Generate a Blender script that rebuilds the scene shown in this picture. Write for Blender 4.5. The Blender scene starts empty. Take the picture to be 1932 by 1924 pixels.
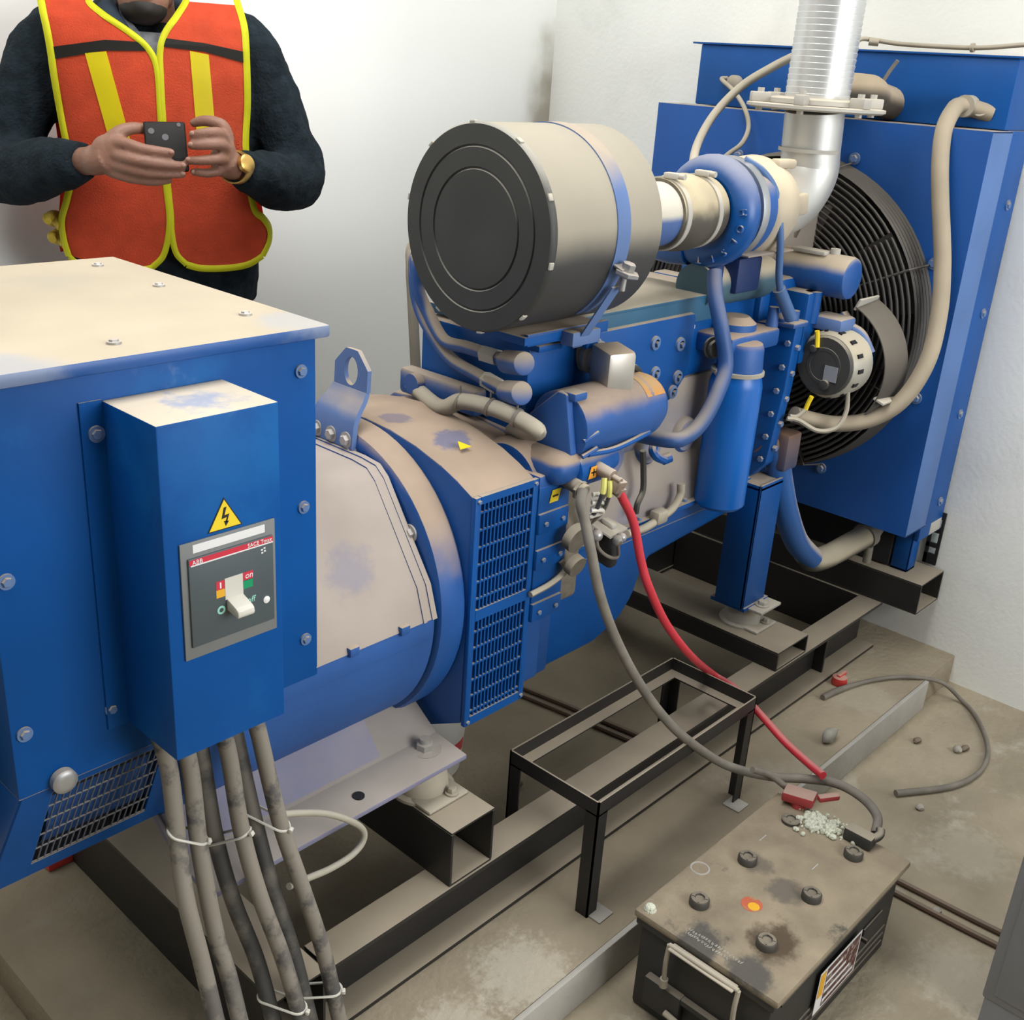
import bpy, bmesh, math, random
from mathutils import Vector, Matrix, noise
from math import sin, cos, pi, radians
S = bpy.context.scene
COL = S.collection
random.seed(7)

# ---------------------------------------------------------------- camera, world, lights, exposure
cam_d = bpy.data.cameras.new('camera')
cam = bpy.data.objects.new('camera', cam_d); COL.objects.link(cam); S.camera = cam
yaw, pitch, roll = radians(41.66485), radians(-22.2960679), radians(-3.84539)
fwd = Vector((cos(pitch)*cos(yaw), cos(pitch)*sin(yaw), sin(pitch)))
rt = Vector((sin(yaw), -cos(yaw), 0)); up = rt.cross(fwd)
r2 = cos(roll)*rt - sin(roll)*up; u2 = sin(roll)*rt + cos(roll)*up
M4 = Matrix((r2, u2, -fwd)).transposed().to_4x4(); M4.translation = Vector((0, 0, 1.64))
cam.matrix_world = M4
cam_d.sensor_fit = 'HORIZONTAL'; cam_d.sensor_width = 36.0
cam_d.lens = 2056.5/1932*36.0; cam_d.clip_start = 0.05; cam_d.clip_end = 100
S.view_settings.view_transform = 'Standard'; S.view_settings.look = 'None'
S.view_settings.gamma = 1.0; S.view_settings.use_curve_mapping = False
S.view_settings.exposure = 0.92
W = bpy.data.worlds.new('world'); S.world = W; W.use_nodes = True
W.node_tree.nodes['Background'].inputs[0].default_value = (0.85, 0.93, 1.0, 1)
W.node_tree.nodes['Background'].inputs[1].default_value = 1.5

def area(name, loc, target, sx, sy, power, col=(1, 1, 1)):
    d = bpy.data.lights.new(name, 'AREA'); d.shape = 'RECTANGLE'; d.size = sx; d.size_y = sy
    d.energy = power; d.color = col
    o = bpy.data.objects.new(name, d); COL.objects.link(o); o.location = loc
    o.rotation_euler = (Vector(target)-Vector(loc)).to_track_quat('-Z', 'Y').to_euler()
    return o
area('window_daylight', (1.85, -2.0, 1.95), (1.7, 1.5, .9), 2.1, 1.5, 36, (1.0, 0.98, 0.95))
area('overhead_lamp', (0.9, 1.45, 3.15), (0.9, 1.8, 0.0), 3.0, 1.6, 46, (1.0, 0.99, 0.97))  # unseen area lamp under the closed ceiling

# ---------------------------------------------------------------- materials
def nodes(name):
    m = bpy.data.materials.new(name); m.use_nodes = True
    return m, m.node_tree, m.node_tree.nodes['Principled BSDF']
def N(t, typ, **kw):
    n = t.nodes.new(typ)
    for k, v in kw.items(): setattr(n, k, v)
    return n
DUST = (0.44, 0.36, 0.27)
def mat(name, col, rough=0.5, metal=0.0, dust=None, lo=0.35, hi=0.8, amt=0.95, var=0.12, scale=6.0, bump=0.0, bscale=60.0, spec=0.5, film=0.0, col2=None, c2s=3.0, c2lo=0.5, c2hi=0.65, rag=0.35):
    m, t, b = nodes(name)
    L = t.links.new
    tc = N(t, 'ShaderNodeTexCoord')
    nz = N(t, 'ShaderNodeTexNoise'); nz.inputs['Scale'].default_value = scale; nz.inputs['Detail'].default_value = 6
    L(tc.outputs['Object'], nz.inputs['Vector'])
    hs = N(t, 'ShaderNodeHueSaturation'); hs.inputs['Color'].default_value = (*col, 1)
    mr = N(t, 'ShaderNodeMapRange'); mr.inputs['From Min'].default_value = .3; mr.inputs['From Max'].default_value = .7
    mr.inputs['To Min'].default_value = 1-var; mr.inputs['To Max'].default_value = 1+var
    L(nz.outputs['Fac'], mr.inputs['Value']); L(mr.outputs[0], hs.inputs['Value'])
    out = hs.outputs['Color']
    if col2:
        n2 = N(t, 'ShaderNodeTexNoise'); n2.inputs['Scale'].default_value = c2s; n2.inputs['Detail'].default_value = 8
        n2.inputs['Roughness'].default_value = .65
        L(tc.outputs['Object'], n2.inputs['Vector'])
        mm = N(t, 'ShaderNodeMapRange', interpolation_type='SMOOTHSTEP')
        mm.inputs['From Min'].default_value = c2lo; mm.inputs['From Max'].default_value = c2hi
        L(n2.outputs['Fac'], mm.inputs['Value'])
        mx = N(t, 'ShaderNodeMix', data_type='RGBA'); L(mm.outputs[0], mx.inputs[0]); L(out, mx.inputs[6])
        mx.inputs[7].default_value = (*col2, 1); out = mx.outputs[2]
    rg = None
    if dust:
        ge = N(t, 'ShaderNodeNewGeometry'); sp = N(t, 'ShaderNodeSeparateXYZ')
        L(ge.outputs['Normal'], sp.inputs[0])
        n3 = N(t, 'ShaderNodeTexNoise'); n3.inputs['Scale'].default_value = scale*1.7; n3.inputs['Detail'].default_value = 9
        L(tc.outputs['Object'], n3.inputs['Vector'])
        ma = N(t, 'ShaderNodeMath', operation='MULTIPLY_ADD'); ma.inputs[1].default_value = rag; 
        L(n3.outputs['Fac'], ma.inputs[0]); L(sp.outputs['Z'], ma.inputs[2])
        sb = N(t, 'ShaderNodeMath', operation='SUBTRACT'); L(ma.outputs[0], sb.inputs[0]); sb.inputs[1].default_value = rag*.5
        md = N(t, 'ShaderNodeMapRange', interpolation_type='SMOOTHSTEP')
        md.inputs['From Min'].default_value = lo; md.inputs['From Max'].default_value = hi
        md.inputs['To Min'].default_value = film; md.inputs['To Max'].default_value = amt
        L(sb.outputs[0], md.inputs['Value'])
        mx = N(t, 'ShaderNodeMix', data_type='RGBA'); L(md.outputs[0], mx.inputs[0]); L(out, mx.inputs[6])
        hd = N(t, 'ShaderNodeHueSaturation'); hd.inputs['Color'].default_value = (*dust, 1)
        L(mr.outputs[0], hd.inputs['Value']); L(hd.outputs['Color'], mx.inputs[7]); out = mx.outputs[2]
        rr = N(t, 'ShaderNodeMapRange'); rr.inputs['To Min'].default_value = rough; rr.inputs['To Max'].default_value = .95
        L(md.outputs[0], rr.inputs['Value']); L(rr.outputs[0], b.inputs['Roughness'])
        if metal:
            r3 = N(t, 'ShaderNodeMapRange'); r3.inputs['To Min'].default_value = metal; r3.inputs['To Max'].default_value = 0
            L(md.outputs[0], r3.inputs['Value']); L(r3.outputs[0], b.inputs['Metallic'])
    else:
        b.inputs['Roughness'].default_value = rough; b.inputs['Metallic'].default_value = metal
    L(out, b.inputs['Base Color'])
    b.inputs['Specular IOR Level'].default_value = spec
    if bump:
        nb = N(t, 'ShaderNodeTexNoise'); nb.inputs['Scale'].default_value = bscale; nb.inputs['Detail'].default_value = 5
        L(tc.outputs['Object'], nb.inputs['Vector'])
        bp = N(t, 'ShaderNodeBump'); bp.inputs['Strength'].default_value = bump; bp.inputs['Distance'].default_value = .01
        L(nb.outputs['Fac'], bp.inputs['Height']); L(bp.outputs[0], b.inputs['Normal'])
    return m
BLUE = (0.0, 0.073, 0.298)
D2 = (0.62, 0.54, 0.42)
M = {}
M['blue'] = mat('blue_paint', BLUE, .45, dust=DUST, lo=.45, hi=.8, film=.004, spec=.3)
M['blue_box'] = mat('blue_paint_box', BLUE, .46, spec=.16, dust=D2, lo=.6, hi=.85, film=.004, scale=4, col2=(0.002, 0.105, 0.35), c2s=2.5)
M['blue_lid'] = mat('blue_lid', BLUE, .42, dust=(.48, .41, .30), lo=.62, hi=.85, amt=.97, film=.02, scale=3)
M['blue_dusty'] = mat('blue_dusty', BLUE, .5, dust=DUST, lo=.0, hi=.45, film=.06)
M['block_dusty'] = mat('block_dusty', BLUE, .5, dust=(.36, .305, .245), lo=-.30, hi=.25, film=.06, scale=5, rag=.5)
M['cover'] = mat('cover_dusty', BLUE, .5, dust=(.41, .345, .29), lo=.12, hi=.3, film=.03, scale=5, rag=.25)
M['hull'] = mat('adaptor_dusty', BLUE, .5, dust=(.43, .32, .225), lo=.2, hi=.6, film=.02, scale=7)
M['blue_film'] = mat('blue_film', (0.004, 0.085, 0.33), .6, dust=DUST, lo=.3, hi=.8, film=.06, spec=.25)
M['side_blue'] = mat('side_blue', (0.035, 0.14, 0.40), .55, dust=DUST, lo=.4, hi=.8, film=.16)
M['green_blue'] = mat('green_blue', (0.02, 0.10, 0.19), .5, dust=(.52, .45, .34), lo=.4, hi=.8)
M['black_steel'] = mat('black_steel', (0.010, 0.010, 0.012), .45, dust=(.35, .295, .22), lo=.35, hi=.7, film=.03)
M['black_rubber'] = mat('black_rubber', (0.03, 0.031, 0.03), .6, dust=(.42, .37, .28), lo=.3, hi=.9, amt=.8, film=.04)
M['filter'] = mat('filter_body', (0.032, 0.032, 0.034), .55, dust=(.35, .315, .25), lo=-.26, hi=.10, amt=.93, film=.025, scale=2.5, rag=.22)
M['filter_end'] = mat('filter_end', (0.022, 0.024, 0.024), .55, dust=(.40, .38, .33), lo=.1, hi=.9, amt=.8, film=.03, scale=9)
M['hose'] = mat('hose_grey', (0.10, 0.095, 0.085), .7, dust=(.47, .42, .33), lo=-.55, hi=.35, amt=.95, film=.25)
M['cable_dusty'] = mat('cable_dusty', (0.045, 0.048, 0.055), .6, dust=(.26, .23, .19), lo=-.1, hi=.8, amt=.9, film=.06, rag=.6, scale=8, col2=(.23, .205, .17), c2s=9, c2lo=.44, c2hi=.52)
M['cable_dark'] = mat('cable_dark', (0.035, 0.036, 0.038), .65, dust=(.22, .20, .165), lo=.0, hi=.9, amt=.8, film=.06, col2=(.15, .135, .115), c2s=7, c2lo=.46, c2hi=.6)
M['cable_grey'] = mat('cable_grey', (0.20, 0.18, 0.15), .7, var=.2, scale=20)
M['red_cable'] = mat('red_cable', (0.60, 0.035, 0.055), .45, dust=(.5, .3, .27), lo=.55, hi=1.1, amt=.6)
M['white_cable'] = mat('white_cable', (0.40, 0.37, 0.30), .6)
M['tie'] = mat('tie_white', (0.62, 0.60, 0.53), .45)
M['steel'] = mat('steel', (0.50, 0.50, 0.50), .42, metal=.85, dust=DUST, lo=.5, hi=.9, amt=.6)
M['alu'] = mat('alu_exhaust', (0.60, 0.60, 0.58), .42, metal=.6, dust=(.58, .5, .4), lo=.3, hi=.9, amt=.6, var=.06)
M['alu_dusty'] = mat('alu_dusty', (0.50, 0.47, 0.42), .5, metal=.3, dust=(.60, .5, .37), lo=-.2, hi=.5, amt=.9)
M['bellows'] = mat('bellows', (0.66, 0.67, 0.67), .36, metal=.7, var=.05)
M['flange'] = mat('flange_dusty', (0.42, 0.40, 0.36), .6, dust=(.55, .49, .39), lo=.2, hi=.6, amt=.9)
M['bolt'] = mat('bolt_zinc', (0.42, 0.42, 0.42), .4, metal=.6, dust=(.55, .48, .4), lo=.3, hi=.9, amt=.7)
M['bolt_blue'] = mat('bolt_blue', (0.08, 0.18, 0.40), .45, dust=DUST, lo=.2, hi=.7, film=.1)
M['lilac'] = mat('foot_lilac', (0.10, 0.13, 0.33), .5, dust=(.37, .325, .28), lo=.55, hi=.9, amt=.97, film=.42)
M['mesh_grey'] = mat('mesh_grey', (.07, .10, .16), .5, dust=DUST, lo=.4, hi=.9, film=.1)
M['guard'] = mat('guard_wire', (0.028, 0.027, 0.028), .6, dust=(.17, .15, .125), lo=.2, hi=.8, amt=.8, film=.15)
M['dark'] = mat('dark_void', (0.010, 0.010, 0.012), .8)
M['dark_blue'] = mat('dark_blue', (0.003, 0.02, 0.10), .6)
M['guard_sheet'] = mat('guard_sheet', (0.03, 0.028, 0.027), .7, dust=(.18, .155, .125), lo=-.3, hi=.5, amt=.8, film=.2)
M['alt_case'] = mat('alternator_case', (0.42, 0.40, 0.34), .5, metal=.3, dust=(.5, .44, .33), lo=.1, hi=.6)
M['plaster'] = mat('plaster_white', (0.86, 0.87, 0.835), .85, var=.03, scale=2, bump=.12, bscale=70, spec=.2, col2=(.66, .67, .64), c2s=1.1, c2lo=.55, c2hi=.8)
M['ceil'] = mat('ceiling_white', (0.55, 0.55, 0.53), .9)
M['wall_dim'] = mat('wall_grey', (.30, .30, .29), .9)
M['concrete'] = mat('concrete', (0.36, 0.31, 0.225), .92, var=.22, scale=4, bump=.5, bscale=50, spec=.2, col2=(.45, .41, .335), c2s=7.0, c2lo=.54, c2hi=.72)
M['pad'] = mat('concrete_pad', (0.32, 0.27, 0.195), .92, var=.2, scale=3.5, bump=.45, bscale=55, spec=.2, col2=(.37, .33, .27), c2s=4.0, c2lo=.55, c2hi=.75)
M['cement'] = mat('cement_face', (0.42, 0.40, 0.36), .9, var=.15, scale=5, bump=.3, bscale=40, spec=.2)
M['rust'] = mat('rust_rod', (0.10, 0.06, 0.038), .8, dust=(.3, .25, .19), lo=.4, hi=1.0, amt=.6)
M['white'] = mat('white_label', (0.82, 0.82, 0.82), .5, var=.02)
M['yellow'] = mat('yellow_label', (0.90, 0.66, 0.02), .5, var=.02)
M['orange'] = mat('orange_label', (0.85, 0.36, 0.03), .5, var=.05)
M['ink'] = mat('black_ink', (0.012, 0.010, 0.01), .6)
M['red_stripe'] = mat('red_stripe', (0.62, 0.03, 0.06), .45, var=.02)
M['green_mark'] = mat('green_mark', (0.0, 0.30, 0.12), .5, var=.02)
M['amber_mark'] = mat('amber_mark', (0.80, 0.42, 0.02), .5, var=.02)
M['teal_mark'] = mat('teal_mark', (0.35, 0.75, 0.62), .5, var=.02)
M['plate_grey'] = mat('plate_grey', (0.19, 0.20, 0.20), .45, var=.04)
M['face_grey'] = mat('face_grey', (0.075, 0.095, 0.105), .4, var=.04)
M['ivory'] = mat('ivory_plastic', (0.66, 0.64, 0.57), .4, var=.03)
M['case_black'] = mat('battery_case', (0.016, 0.017, 0.018), .55, dust=(.26, .22, .17), lo=.35, hi=.75, amt=.9, film=.05)
M['batt_top'] = mat('battery_top', (0.29, 0.238, 0.165), .9, var=.2, scale=14, col2=(.075, .07, .062), c2s=9, c2lo=.60, c2hi=.72, bump=.2, bscale=120)
M['cap'] = mat('battery_cap', (0.03, 0.03, 0.03), .5, dust=(.28, .24, .18), lo=.4, hi=1.0, amt=.75, film=.15)
M['salt'] = mat('battery_salt', (0.74, 0.76, 0.62), .95, bump=.8, bscale=200)
M['stain'] = mat('acid_stain', (0.075, 0.050, 0.030), .8, var=.3, scale=40)
M['clamp_red'] = mat('clamp_red', (0.42, 0.05, 0.05), .6, dust=(.42, .31, .25), lo=.3, hi=.8, amt=.9)
M['red_plastic'] = mat('red_plastic', (0.72, 0.06, 0.055), .4, dust=(.5, .38, .3), lo=.5, hi=1, amt=.8)
M['stone'] = mat('stone', (0.38, 0.36, 0.31), .9, var=.2, scale=30)
M['bucket'] = mat('bucket_white', (0.60, 0.58, 0.53), .6, dust=DUST, lo=.5, hi=1, amt=.5)
M['bucket_red'] = mat('bucket_red', (0.50, 0.06, 0.06), .6)
M['cabinet'] = mat('cabinet_grey', (0.25, 0.26, 0.28), .5, var=.05)
M['skin'] = mat('skin', (0.25, 0.125, 0.085), .5, var=.08, scale=30, bump=.1, bscale=200)
M['nail'] = mat('nail', (0.36, 0.20, 0.15), .35)
M['hair'] = mat('hair', (0.012, 0.009, 0.007), .6)
M['knit'] = mat('dark_knit', (0.012, 0.019, 0.025), .95, var=.35, scale=40, bump=.5, bscale=150, spec=.15)
M['collar'] = mat('collar_navy', (0.018, 0.032, 0.055), .9, var=.2, scale=30)
M['shirt'] = mat('shirt_plaid', (0.19, 0.21, 0.24), .9, var=.5, scale=50)
M['trouser'] = mat('trouser_black', (0.010, 0.010, 0.012), .9, var=.3, scale=30)
M['vest'] = mat('vest_orange', (0.86, 0.125, 0.055), .85, var=.08, scale=25, bump=.3, bscale=300, spec=.2)
M['trim_y'] = mat('trim_yellow', (0.86, 0.88, 0.02), .6, var=.04)
M['refl'] = mat('reflective_yellow', (0.92, 0.82, 0.015), .45, var=.05)
M['band'] = mat('band_black', (0.022, 0.02, 0.016), .7)
M['gold'] = mat('gold', (0.72, 0.46, 0.14), .3, metal=.9)
M['phone'] = mat('phone_black', (0.010, 0.009, 0.009), .45, spec=.2)
M['glass'] = mat('lens_grey', (0.12, 0.12, 0.13), .2)
M['glove'] = mat('glove_yellow', (0.62, 0.46, 0.06), .8, var=.2, scale=30)

def patch(mt, centre, radius, col, n_scale, amount=1.0, soft=.5):
    """a stain of its own shape round a point of the object"""
    t = mt.node_tree; bs = t.nodes['Principled BSDF']; src = bs.inputs['Base Color'].links[0].from_socket
    tc = N(t, 'ShaderNodeTexCoord'); vd = N(t, 'ShaderNodeVectorMath', operation='DISTANCE'); t.links.new(tc.outputs['Object'], vd.inputs[0]); vd.inputs[1].default_value = centre
    nz = N(t, 'ShaderNodeTexNoise'); nz.inputs['Scale'].default_value = n_scale; nz.inputs['Detail'].default_value = 9; nz.inputs['Roughness'].default_value = .65; t.links.new(tc.outputs['Object'], nz.inputs['Vector'])
    a = N(t, 'ShaderNodeMath', operation='DIVIDE'); t.links.new(vd.outputs['Value'], a.inputs[0]); a.inputs[1].default_value = radius
    c = N(t, 'ShaderNodeMath', operation='MULTIPLY_ADD'); t.links.new(nz.outputs['Fac'], c.inputs[0]); c.inputs[1].default_value = 1.6; c.inputs[2].default_value = -.8
    d = N(t, 'ShaderNodeMath', operation='ADD'); t.links.new(a.outputs[0], d.inputs[0]); t.links.new(c.outputs[0], d.inputs[1])
    m_ = N(t, 'ShaderNodeMapRange', interpolation_type='SMOOTHSTEP'); m_.inputs['From Min'].default_value = 1.0; m_.inputs['From Max'].default_value = 1.0-soft; m_.inputs['To Max'].default_value = amount; t.links.new(d.outputs[0], m_.inputs['Value'])
    x = N(t, 'ShaderNodeMix', data_type='RGBA'); t.links.new(m_.outputs[0], x.inputs[0]); t.links.new(src, x.inputs[6]); x.inputs[7].default_value = (*col, 1); t.links.new(x.outputs[2], bs.inputs['Base Color'])
patch(M['pad'], (1.20, .965, .09), .12, (.55, .51, .42), 60, .55, .6)
patch(M['pad'], (1.02, .95, .09), .10, (.55, .51, .42), 60, .5, .6)
patch(M['concrete'], (2.30, .55, 0), .13, (.52, .48, .39), 45, .4, .6)
patch(M['concrete'], (1.90, .40, 0), .13, (.52, .48, .40), 45, .45, .6)
patch(M['pad'], (2.60, .985, .09), .12, (.45, .40, .31), 12, .6, .6)
patch(M['batt_top'], (-.143, -.078, .222), .058, (.070, .045, .026), 22, .9, .55)
patch(M['batt_top'], (-.235, .02, .222), .055, (.06, .06, .062), 26, .85, .5)
patch(M['batt_top'], (-.235, -.08, .222), .05, (.07, .068, .066), 26, .85, .5)
patch(M['batt_top'], (-.01, -.02, .222), .045, (.10, .09, .078), 30, .7, .5)
patch(M['batt_top'], (.02, .06, .222), .04, (.10, .09, .078), 30, .6, .5)
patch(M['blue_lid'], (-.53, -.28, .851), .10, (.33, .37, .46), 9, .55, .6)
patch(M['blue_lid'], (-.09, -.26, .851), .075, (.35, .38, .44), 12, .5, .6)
patch(M['blue_lid'], (-.25, .15, .851), .09, (.40, .36, .30), 25, .45, .7)
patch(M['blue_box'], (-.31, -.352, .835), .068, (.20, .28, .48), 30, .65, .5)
patch(M['hull'], (.33, -.15, .562), .045, (.10, .13, .27), 35, .7, .4)
patch(M['hull'], (.30, -.03, .578), .035, (.13, .13, .22), 35, .6, .4)
patch(M['cover'], (.03, -.23, .42), .06, (.22, .22, .31), 30, .5, .6)
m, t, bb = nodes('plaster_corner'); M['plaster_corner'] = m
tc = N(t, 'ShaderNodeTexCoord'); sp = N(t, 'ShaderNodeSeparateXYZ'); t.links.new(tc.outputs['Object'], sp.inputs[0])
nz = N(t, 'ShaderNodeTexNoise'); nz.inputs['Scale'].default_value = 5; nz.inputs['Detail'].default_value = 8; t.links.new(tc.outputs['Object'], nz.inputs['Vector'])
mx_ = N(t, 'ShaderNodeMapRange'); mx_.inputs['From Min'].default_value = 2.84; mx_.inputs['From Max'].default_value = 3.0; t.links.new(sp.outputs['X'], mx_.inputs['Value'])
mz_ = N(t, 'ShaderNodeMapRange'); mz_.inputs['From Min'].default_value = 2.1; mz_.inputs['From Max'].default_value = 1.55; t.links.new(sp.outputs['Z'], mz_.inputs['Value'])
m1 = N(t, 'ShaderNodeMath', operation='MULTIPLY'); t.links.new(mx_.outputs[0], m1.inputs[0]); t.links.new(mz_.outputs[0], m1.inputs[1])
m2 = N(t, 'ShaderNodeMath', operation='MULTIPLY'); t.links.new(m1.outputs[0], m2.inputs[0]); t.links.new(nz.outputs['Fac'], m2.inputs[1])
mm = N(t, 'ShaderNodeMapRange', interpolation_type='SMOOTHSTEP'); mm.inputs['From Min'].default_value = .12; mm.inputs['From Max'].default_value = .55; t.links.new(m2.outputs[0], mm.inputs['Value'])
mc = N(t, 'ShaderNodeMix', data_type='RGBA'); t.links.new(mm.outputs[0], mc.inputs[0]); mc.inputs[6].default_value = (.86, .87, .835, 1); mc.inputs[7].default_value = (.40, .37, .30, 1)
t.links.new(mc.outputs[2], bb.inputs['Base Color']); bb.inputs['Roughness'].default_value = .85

# ---------------------------------------------------------------- mesh helpers
BASE = {}
def V3(p): return Vector(p)
class B:
    def __init__(s): s.b = bmesh.new()
    def box(s, x0, x1, y0, y1, z0, z1, bev=0.0, seg=2):
        t = bmesh.new(); bmesh.ops.create_cube(t, size=1)
        for v in t.verts: v.co = Vector(((x0+x1)/2+v.co.x*(x1-x0), (y0+y1)/2+v.co.y*(y1-y0), (z0+z1)/2+v.co.z*(z1-z0)))
        if bev: bmesh.ops.bevel(t, geom=t.edges[:], offset=bev, segments=seg, affect='EDGES', profile=.5)
        return s.add(t)
    def add(s, t, mx=None):
        if mx: bmesh.ops.transform(t, matrix=mx, verts=t.verts)
        me = bpy.data.meshes.new('tmp'); t.to_mesh(me); t.free(); s.b.from_mesh(me); bpy.data.meshes.remove(me)
        return s
    def obox(s, c, ax, ay, az, sx, sy, sz, bev=0.0):
        t = bmesh.new(); bmesh.ops.create_cube(t, size=1)
        for v in t.verts: v.co = Vector((v.co.x*sx, v.co.y*sy, v.co.z*sz))
        if bev: bmesh.ops.bevel(t, geom=t.edges[:], offset=bev, segments=2, affect='EDGES', profile=.5)
        m = Matrix((V3(ax).normalized(), V3(ay).normalized(), V3(az).normalized())).transposed().to_4x4(); m.translation = V3(c)
        return s.add(t, m)
    def ring(s, prev, cur, flip=False):
        n = len(prev)
        for i in range(n):
            j = (i+1) % n
            try: s.b.faces.new((prev[i], prev[j], cur[j], cur[i]))
            except ValueError: pass
    def lathe(s, o, d, prof, seg=32, cap=True, a0=0, a1=2*pi, refdir=None):
        o = V3(o); d = V3(d).normalized()
        e1 = d.orthogonal().normalized() if refdir is None else (V3(refdir)-d*V3(refdir).dot(d)).normalized()
        e2 = d.cross(e1); full = abs(a1-a0-2*pi) < 1e-6
        n = seg if full else seg+1
        rows = []
        for t, r in prof:
            rows.append([s.b.verts.new(o+d*t+(e1*cos(a0+(a1-a0)*i/seg)+e2*sin(a0+(a1-a0)*i/seg))*max(r, 1e-5)) for i in range(n)])
        for p, c in zip(rows, rows[1:]):
            if full: s.ring(p, c)
            else:
                for i in range(n-1): s.b.faces.new((p[i], p[i+1], c[i+1], c[i]))
        if cap and full:
            s.b.faces.new(rows[0][::-1]); s.b.faces.new(rows[-1])
        return s
    def cyl(s, p0, p1, r, r1=None, seg=20):
        p0 = V3(p0); p1 = V3(p1); L = (p1-p0).length
        return s.lathe(p0, p1-p0, [(0, r), (L, r if r1 is None else r1)], seg)
    def rod(s, p0, p1, r, bev, seg=20):
        p0 = V3(p0); p1 = V3(p1); L = (p1-p0).length
        return s.lathe(p0, p1-p0, [(0, r-bev), (bev*.3, r-bev*.3), (bev, r), (L-bev, r), (L-bev*.3, r-bev*.3), (L, r-bev)], seg)
    def tube(s, pts, r, seg=12, closed=False, spline=True, sub=8, flat=None):
        pts = [V3(p) for p in pts]
        rad = r if isinstance(r, (list, tuple)) else None
        if spline and len(pts) > 2:
            q = []; rr = []; n = len(pts)
            rng = range(n if closed else n-1)
            for i in rng:
                if closed: a, b, c, d = pts[(i-1) % n], pts[i], pts[(i+1) % n], pts[(i+2) % n]
                else:
                    b, c = pts[i], pts[i+1]; a = pts[i-1] if i else b*2-c; d = pts[i+2] if i+2 < n else c*2-b
                for k in range(sub):
                    t = k/sub
                    q.append(.5*((2*b)+(c-a)*t+(2*a-5*b+4*c-d)*t*t+(3*b-a-3*c+d)*t**3))
                    if rad: rr.append(rad[i]*(1-t)+rad[(i+1) % n]*t)
            if not closed:
                q.append(pts[-1])
                if rad: rr.append(rad[-1])
            pts = q; rad = rr if rad else None
        n = len(pts); rows = []; nrm = None
        for i, p in enumerate(pts):
            a = pts[i-1] if (i or closed) else p; c = pts[(i+1) % n] if (i < n-1 or closed) else p
            tg = (c-a).normalized()
            if nrm is None: nrm = tg.orthogonal().normalized()
            nrm = (nrm-tg*nrm.dot(tg)).normalized(); bn = tg.cross(nrm)
            ra = rad[i] if rad else r
            rows.append([s.b.verts.new(p+(nrm*cos(2*pi*k/seg)+bn*sin(2*pi*k/seg))*ra) for k in range(seg)])
        for p, c in zip(rows, rows[1:]): s.ring(p, c)
        if closed: s.ring(rows[-1], rows[0])
        else:
            s.b.faces.new(rows[0][::-1]); s.b.faces.new(rows[-1])
        return s
    def prism(s, poly, axis, a0, a1, bev=0.0):
        """poly of 2d points in the two other axes (x:(y,z) y:(x,z) z:(x,y))"""
        t = bmesh.new()
        def mk(p, a): return {'x': (a, p[0], p[1]), 'y': (p[0], a, p[1]), 'z': (p[0], p[1], a)}[axis]
        v0 = [t.verts.new(mk(p, a0)) for p in poly]; v1 = [t.verts.new(mk(p, a1)) for p in poly]
        n = len(poly)
        t.faces.new(v0[::-1]); t.faces.new(v1)
        for i in range(n): t.faces.new((v0[i], v0[(i+1) % n], v1[(i+1) % n], v1[i]))
        bmesh.ops.recalc_face_normals(t, faces=t.faces)
        if bev: bmesh.ops.bevel(t, geom=t.edges[:], offset=bev, segments=2, affect='EDGES', profile=.5)
        return s.add(t)
    def plate(s, o, ux, uy, poly, th):
        """planar polygon in frame o, ux, uy extruded by th along ux x uy"""
        o = V3(o); ux = V3(ux).normalized(); uy = V3(uy); uy = (uy-ux*uy.dot(ux)).normalized(); n = ux.cross(uy)
        t = bmesh.new()
        v0 = [t.verts.new(o+ux*a+uy*b) for a, b in poly]; v1 = [t.verts.new(o+ux*a+uy*b+n*th) for a, b in poly]
        k = len(poly); t.faces.new(v0[::-1]); t.faces.new(v1)
        for i in range(k): t.faces.new((v0[i], v0[(i+1) % k], v1[(i+1) % k], v1[i]))
        bmesh.ops.recalc_face_normals(t, faces=t.faces)
        return s.add(t)
    def ball(s, c, rx, ry=None, rz=None, seg=16, mx=None):
        t = bmesh.new(); bmesh.ops.create_uvsphere(t, u_segments=seg, v_segments=max(8, seg*2//3), radius=1)
        m = Matrix.Diagonal((rx, ry or rx, rz or rx, 1))
        if mx: m = mx.to_4x4() @ m
        m = Matrix.Translation(V3(c)) @ m
        return s.add(t, m)
    def bolt(s, p, d, r=.009, h=.007, washer=True):
        p = V3(p); d = V3(d).normalized()
        if washer: s.cyl(p-d*.002, p+d*.0025, r*1.5, seg=18)
        s.lathe(p, d, [(0, r), (h*.8, r), (h, r*.85)], 6)
        return s
def parent_base(p):
    while p is not None:
        if p.name in BASE: return BASE[p.name]
        p = p.parent
    return Vector((0, 0, 0))
def obj(name, b, m, parent=None, smooth=40, label=None, kind=None, mods=()):
    me = bpy.data.meshes.new(name)
    bmesh.ops.recalc_face_normals(b.b, faces=b.b.faces)
    if parent is not None:
        off = parent_base(parent)
        bmesh.ops.translate(b.b, vec=-off, verts=b.b.verts)
    b.b.to_mesh(me); b.b.free()
    if smooth:
        me.polygons.foreach_set('use_smooth', [True]*len(me.polygons)); me.set_sharp_from_angle(angle=radians(smooth))
    me.materials.append(M[m] if isinstance(m, str) else m)
    o = bpy.data.objects.new(name, me); COL.objects.link(o)
    if parent is not None: o.parent = parent
    if label: o['label'] = label
    if kind: o['kind'] = kind
    return o
def thing(name, label, cat, loc, group=None):
    o = bpy.data.objects.new(name, None); COL.objects.link(o); o.empty_display_size = .05
    o.location = loc; BASE[o.name] = Vector(loc); o['label'] = label; o['category'] = cat
    if group: o['group'] = group
    return o
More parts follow.
